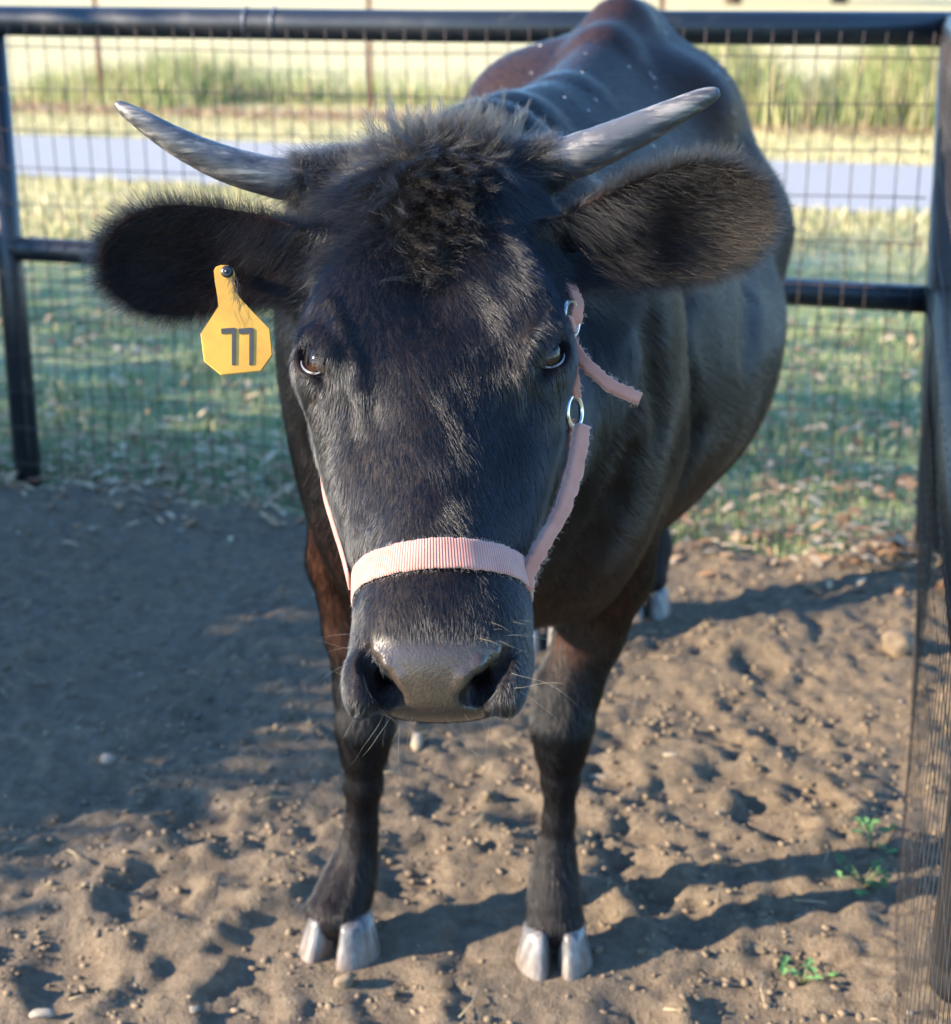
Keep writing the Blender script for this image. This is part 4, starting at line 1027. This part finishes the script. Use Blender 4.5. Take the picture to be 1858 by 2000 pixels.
# ---- grass, leaves and weeds
def blades(name, X, Y, Hh, wid, mat, lean=.35, z0=-.05, seg=2):
    n = len(X); a = rng.random(n) * 6.28; dx = np.cos(a); dy = np.sin(a); la_ = rng.random(n) * 6.28; le = rng.random(n) * lean * Hh
    base = np.stack([X, Y, np.full(n, z0) if np.isscalar(z0) else z0], 1); off = np.stack([dx * wid / 2, dy * wid / 2, np.zeros(n)], 1)
    mid = base + np.stack([np.cos(la_) * le * .35, np.sin(la_) * le * .35, Hh * .6], 1); tip = base + np.stack([np.cos(la_) * le, np.sin(la_) * le, Hh * (1 - .3 * rng.random(n))], 1)
    V = np.stack([base - off, base + off, mid - off * .7, mid + off * .7, tip], 1).reshape(-1, 3); i = np.arange(n)[:, None] * 5
    Fc = np.vstack([i + np.array([[0, 1, 3]]), i + np.array([[0, 3, 2]]), i + np.array([[2, 3, 4]])])
    o = mesh_obj(name, V, Fc, mat, smooth=False)
    set_attr(o, 'shade', np.repeat(rng.random(n), 5)); return o
def blade_mat(name, stops, trans=.25):
    m, n, l, b = new_mat(name); l.new(ramp(n, l, attr(n, 'shade'), stops), b.inputs['Base Color']); b.inputs['Roughness'].default_value = .7
    b.inputs['Specular IOR Level'].default_value = .2
    tr = n.new('ShaderNodeBsdfTranslucent'); l.new(ramp(n, l, attr(n, 'shade'), stops), tr.inputs[0]); mx = n.new('ShaderNodeMixShader'); mx.inputs[0].default_value = trans
    l.new(b.outputs[0], mx.inputs[1]); l.new(tr.outputs[0], mx.inputs[2]); l.new(mx.outputs[0], n['Material Output'].inputs[0]); return m
GRASS = blade_mat('short_green_grass', [(0, (.09, .16, .065)), (.45, (.18, .25, .10)), (.65, (.30, .30, .15)), (1, (.48, .42, .26))])
DRYG = blade_mat('dry_straw_grass', [(0, (.12, .15, .05)), (.3, (.38, .34, .17)), (1, (.56, .50, .31))])
WEED = blade_mat('yellow_green_weeds', [(0, (.12, .19, .06)), (.4, (.26, .30, .11)), (.7, (.42, .38, .19)), (1, (.48, .36, .22))], .35)
n = 74000; Y = 3.55 + 6.5 * rng.random(n) ** 1.35; X = rng.uniform(-1, 1, n) * (Y * .44 + .7); ins = ((X - FA[0]) * FNRM[0] + (Y - FA[1]) * FNRM[1])
k = (ins < .02 + .10 * vnoise(X * 6, Y * 6, 21)) & (vnoise(X * 2.2, Y * 2.2, 31) + rng.random(n) * 1.4 > .35); X, Y = X[k], Y[k]
hgt = (.015 + .035 * rng.random(len(X))) * (1 + .5 * vnoise(X * 3, Y * 3, 33)); tag(blades('lawn_grass', X, Y, hgt, .0035 + .0008 * Y, GRASS), 'short green and straw coloured grass behind the pen fence', 'grass', kind='stuff')
n = 60000; Y = 8.5 + 12 * rng.random(n); X = rng.uniform(-1, 1, n) * (Y * .34 + .5); rdist = (X - ra[0]) * rn[0] + (Y - ra[1]) * rn[1]; k = np.abs(rdist) > 1.38; X, Y = X[k], Y[k]
tag(blades('verge_grass', X, Y, .03 + .06 * rng.random(len(X)), .012, DRYG), 'dry yellow grass on both verges of the gravel road', 'grass', kind='stuff')
# weeds along the far fence line
fa_ = np.array([-7.0, 19.6]); fb_ = np.array([7.0, 15.2]); n = 42000; t = rng.random(n); P = fa_ + (fb_ - fa_) * t[:, None]; P[:, 0] += rng.normal(size=n) * .3; P[:, 1] += rng.normal(size=n) * .6 + .4
den = vnoise(P[:, 0] * .9, P[:, 1] * .3, 41) + .9 * sstep(P[:, 0], -2.5, 3.0) - .15; k = den + rng.random(n) * .8 > .45; P = P[k]; den = den[k]
tag(blades('tall_weeds', P[:, 0], P[:, 1], (.15 + .75 * rng.random(len(P)) ** 1.3) * (.5 + .8 * np.clip(den, 0, 1)), .014 + .014 * rng.random(len(P)), WEED, .55), 'tall yellow green weeds growing along the far wire fence', 'weeds', kind='stuff')
# fallen leaves
LEAF = blade_mat('fallen_oak_leaves', [(0, (.16, .075, .035)), (.4, (.30, .17, .085)), (.75, (.44, .30, .17)), (1, (.50, .40, .27))], .2)
def leaf_litter(name, X, Y, Z, sz, label):
    n = len(X); a = rng.random(n) * 6.28; ti = rng.normal(size=n) * .5; c, s_ = np.cos(a), np.sin(a)
    out = [(-1, 0), (-.45, .42), (.35, .38), (1, 0), (.35, -.38), (-.45, -.42)]
    V = []
    for u_, v_ in out:
        x = u_ * sz; y = v_ * sz; z = np.abs(v_) * sz * .5 + x * np.sin(ti) * .6 + .006
        V.append(np.stack([X + c * x - s_ * y, Y + s_ * x + c * y, Z + z], 1))
    V = np.stack(V, 1).reshape(-1, 3); i = np.arange(n)[:, None] * 6
    o = mesh_obj(name, V, np.vstack([i + np.array([[0, 1, 5]]), i + np.array([[1, 2, 4]]), i + np.array([[1, 4, 5]]), i + np.array([[2, 3, 4]])]), LEAF, smooth=False)
    set_attr(o, 'shade', np.repeat(rng.random(n), 6)); return tag(o, label, 'leaves', kind='stuff')
n = 1700; t = rng.random(n); q = FA + (FB - FA) * (t * 1.5 - .1)[:, None] + FNRM * (rng.normal(size=n) * .20 - .10)[:, None]
leaf_litter('fence_leaves', q[:, 0], q[:, 1], np.maximum(dirt_h(q[:, 0], q[:, 1]), -.03), .010 + .02 * rng.random(n), 'dry brown and tan leaves caught along the foot of the back fence')
n = 90; q = PG(1752, 1085)[:2] + rng.normal(size=(n, 2)) * np.array([.06, .10]); leaf_litter('leaf_pile', q[:, 0], q[:, 1], np.maximum(dirt_h(q[:, 0], q[:, 1]), -.03) + .03 * rng.random(n), .014 + .02 * rng.random(n), 'orange brown leaves heaped at the right-hand fence corner')
n = 3400; Y = 4.25 + 5.5 * rng.random(n) ** 1.3; X = rng.uniform(-1, 1, n) * (Y * .33 + .3); leaf_litter('lawn_leaves', X, Y, np.full(n, -.01), .012 + .022 * rng.random(n), 'scattered tan leaves lying on the grass behind the fence')
n = 5000; t = rng.random(n); q = fa_ + (fb_ - fa_) * t[:, None]; q[:, 1] += rng.normal(size=n) * .35 - 1.1; leaf_litter('far_leaves', q[:, 0], q[:, 1], np.full(n, -.01), .025 + .035 * rng.random(n), 'strip of reddish brown leaves in front of the far wire fence')
# green sprigs in the dirt by the side fence
SPR = blade_mat('fresh_green_leaf', [(0, (.05, .13, .05)), (1, (.13, .25, .09))], .2)
def sprig(px, py, n, spread, label):
    g = PG(px, py); z = float(dirt_h(g[None, 0], g[None, 1])[0]); root = empty('green_weed'); tag(root, label, 'weed', 'green weeds in the pen dirt')
    st = []
    for i in range(n):
        a = rng.random() * 6.28; L = spread * (.5 + .6 * rng.random()); tip = np.array([g[0] + math.cos(a) * L, g[1] + math.sin(a) * L, z + .008 + .022 * rng.random()])
        st.append(tube([np.array([g[0], g[1], z - .004]), (np.array([g[0], g[1], z]) + tip) / 2 + np.array([0, 0, .008]), tip], .0009, 5))
        for j in range(3):
            b = a + rng.normal() * .9; d = np.array([math.cos(b), math.sin(b), .25]); sd_ = np.array([-math.sin(b), math.cos(b), 0]); s0 = .011 + .008 * rng.random(); c = tip - d * s0 * j * .6
            Vv = [c, c + d * s0 * .5 + sd_ * s0 * .42 + np.array([0, 0, .003]), c + d * s0, c + d * s0 * .5 - sd_ * s0 * .42 + np.array([0, 0, .003])]
            o = mesh_obj('leaf', Vv, [(0, 1, 2), (0, 2, 3)], SPR, root, smooth=False); set_attr(o, 'shade', np.full(4, rng.random()))
    v, f = merge(st); mesh_obj('stems', v, f, simple('weed_stem', (.10, .13, .05)), root)
sprig(1705, 1672, 7, .035, 'low green weed nearest the wire, upper of the pair'); sprig(1688, 1735, 9, .045, 'larger low green weed on the dirt by the right-hand fence')
sprig(1570, 1902, 6, .035, 'flat green weed at the bottom right of the dirt')

# far fence: rusty T-posts and wires
farf = empty('far_fence'); tag(farf, 'far wire fence with rusty metal posts beyond the road', 'fence')
RUST = simple('rusty_steel_post', (.15, .055, .032), .8, .2, .4, .25, 25)
fd_ = (fb_ - fa_) / np.linalg.norm(fb_ - fa_)
def far_at(px):
    d = RT * ((px - CX) / F) + FW; a = np.array([[d[0], -fd_[0]], [d[1], -fd_[1]]]); t = np.linalg.solve(a, fa_); return d[:2] * t[0]
for px in (-520, -120, 254, 740, 1260, 1842, 2300):
    q = far_at(px); bm = bmesh.new(); bmesh.ops.create_cube(bm, size=1)
    Vv = []; Fc = []
    for sx, sy, ox, oy in ((.05, .008, 0, 0), (.008, .04, 0, .022)):
        b = len(Vv)
        for z in (-.1, 1.28):
            for x_, y_ in ((-1, -1), (1, -1), (1, 1), (-1, 1)): Vv.append((q[0] + ox + x_ * sx / 2, q[1] + oy + y_ * sy / 2, z))
        Fc += [(b, b + 1, b + 5, b + 4), (b + 1, b + 2, b + 6, b + 5), (b + 2, b + 3, b + 7, b + 6), (b + 3, b, b + 4, b + 7), (b + 4, b + 5, b + 6, b + 7)]
    bm.free(); mesh_obj('post', Vv, Fc, RUST, farf, smooth=False)
for z in (.15, .35, .6, .85, 1.1, 1.25):
    v, f = tube([p3(fa_ - fd_ * 3 + np.array([0, -.03]), z), p3((fa_ + fb_) / 2 + np.array([0, -.03]), z - .01), p3(fb_ + fd_ * 3 + np.array([0, -.03]), z)], .003, 5); mesh_obj('strand', v, f, WIRE, farf)

# ---- trees: an unseen leafy row added left of the pen to throw shade; two far trees beyond the field
BARK = simple('rough_bark', (.10, .075, .055), .9, 0, .2, .25, 18, .6)
TLEAF = blade_mat('tree_leaves', [(0, (.035, .070, .022)), (.6, (.075, .12, .035)), (1, (.15, .15, .05))], .25)
def tree(name, x, y, h, r, clear, nl, leaf, label, seed, group=None, tr=.09, flat=1.0):
    r_ = np.random.default_rng(seed); root = empty(name); tag(root, label, 'tree' if 'tree' in name else 'shrub', group)
    parts = []; tips = []
    tk = catmull([(x, y, -.1), (x + r_.normal() * .04 * h, y, h * .3), (x + r_.normal() * .05 * h, y + r_.normal() * .04 * h, h * .62), (x, y, h * .92)], 16)
    parts.append(tube(tk, np.linspace(tr, tr * .15, 16), 10))
    for i in range(9):
        b = tk[4 + i]; a = i * 2.4 + r_.random(); L = r * (.95 - .05 * i); e = b + np.array([math.cos(a) * L, math.sin(a) * L, L * .35 + .1]); m_ = (b + e) / 2 + np.array([0, 0, .1 * L])
        parts.append(tube(catmull([b, m_, e], 7), np.linspace(tr * .4, tr * .06, 7), 6)); tips += [m_, e, (m_ + e) / 2]
    v, f = merge(parts); mesh_obj('trunk', v, f, BARK, root)
    tips = np.array(tips + [tk[-1], tk[-4]]); c = tips[r_.integers(0, len(tips), nl)] + r_.standard_normal((nl, 3)) * r * np.array([.26, .26, .24 * flat])
    k = c[:, 2] > clear; c = c[k]; n = len(c); d = unit(r_.standard_normal((n, 3))); s_ = unit(np.cross(d, r_.standard_normal((n, 3)))); sz = leaf * (.6 + .8 * r_.random(n))[:, None]
    V = np.stack([c - d * sz, c + s_ * sz * .5, c + d * sz, c - s_ * sz * .5], 1).reshape(-1, 3); i = np.arange(n)[:, None] * 4
    o = mesh_obj('crown', V, np.vstack([i + np.array([[0, 1, 2]]), i + np.array([[0, 2, 3]])]), TLEAF, root, smooth=False); set_attr(o, 'shade', np.repeat(r_.random(n), 4)); return root
for i, (x, y, h, r, nl) in enumerate([(-3.85, 2.12, 1.25, .62, 11000), (-3.95, 2.90, 1.35, .7, 12000), (-3.8, 3.75, 1.3, .66, 12000)]):
    tree('added_shade_shrub', x, y, h, r, .02, nl, .035, 'unseen low shrub added left of the pen for its shade, %s of three' % ('nearest the viewer', 'middle', 'farthest')[i], 50 + i, 'unseen shrubs added to shade the pen', .035)  # out of view, added and sized to cast shade on the pen's left
for i, (x, y, h, r, nl) in enumerate([(-6.6, 3.4, 3.6, 1.5, 2300), (-7.4, 5.6, 4.2, 1.8, 2300)]):
    tree('added_shade_tree', x, y, h, r, .5, nl, .07, 'unseen leafy tree added left of the pen for its shade, %s' % ('the nearer and lower one', 'the farther and taller one')[i], 60 + i, 'unseen trees added to shade the lawn', .11)  # out of view, added to dapple the grass behind the fence with shade
for i, (px, py) in enumerate([(1432, 8), (1640, 6)]):
    g = PG(px, py, -.03); tree('field_tree', g[0], g[1], 11, 4.2, 2.6, 9000, .22, 'far tree at the end of the dry field, %s' % ('left of the pair', 'right of the pair')[i], 70 + i, 'far trees beyond the field', .42)
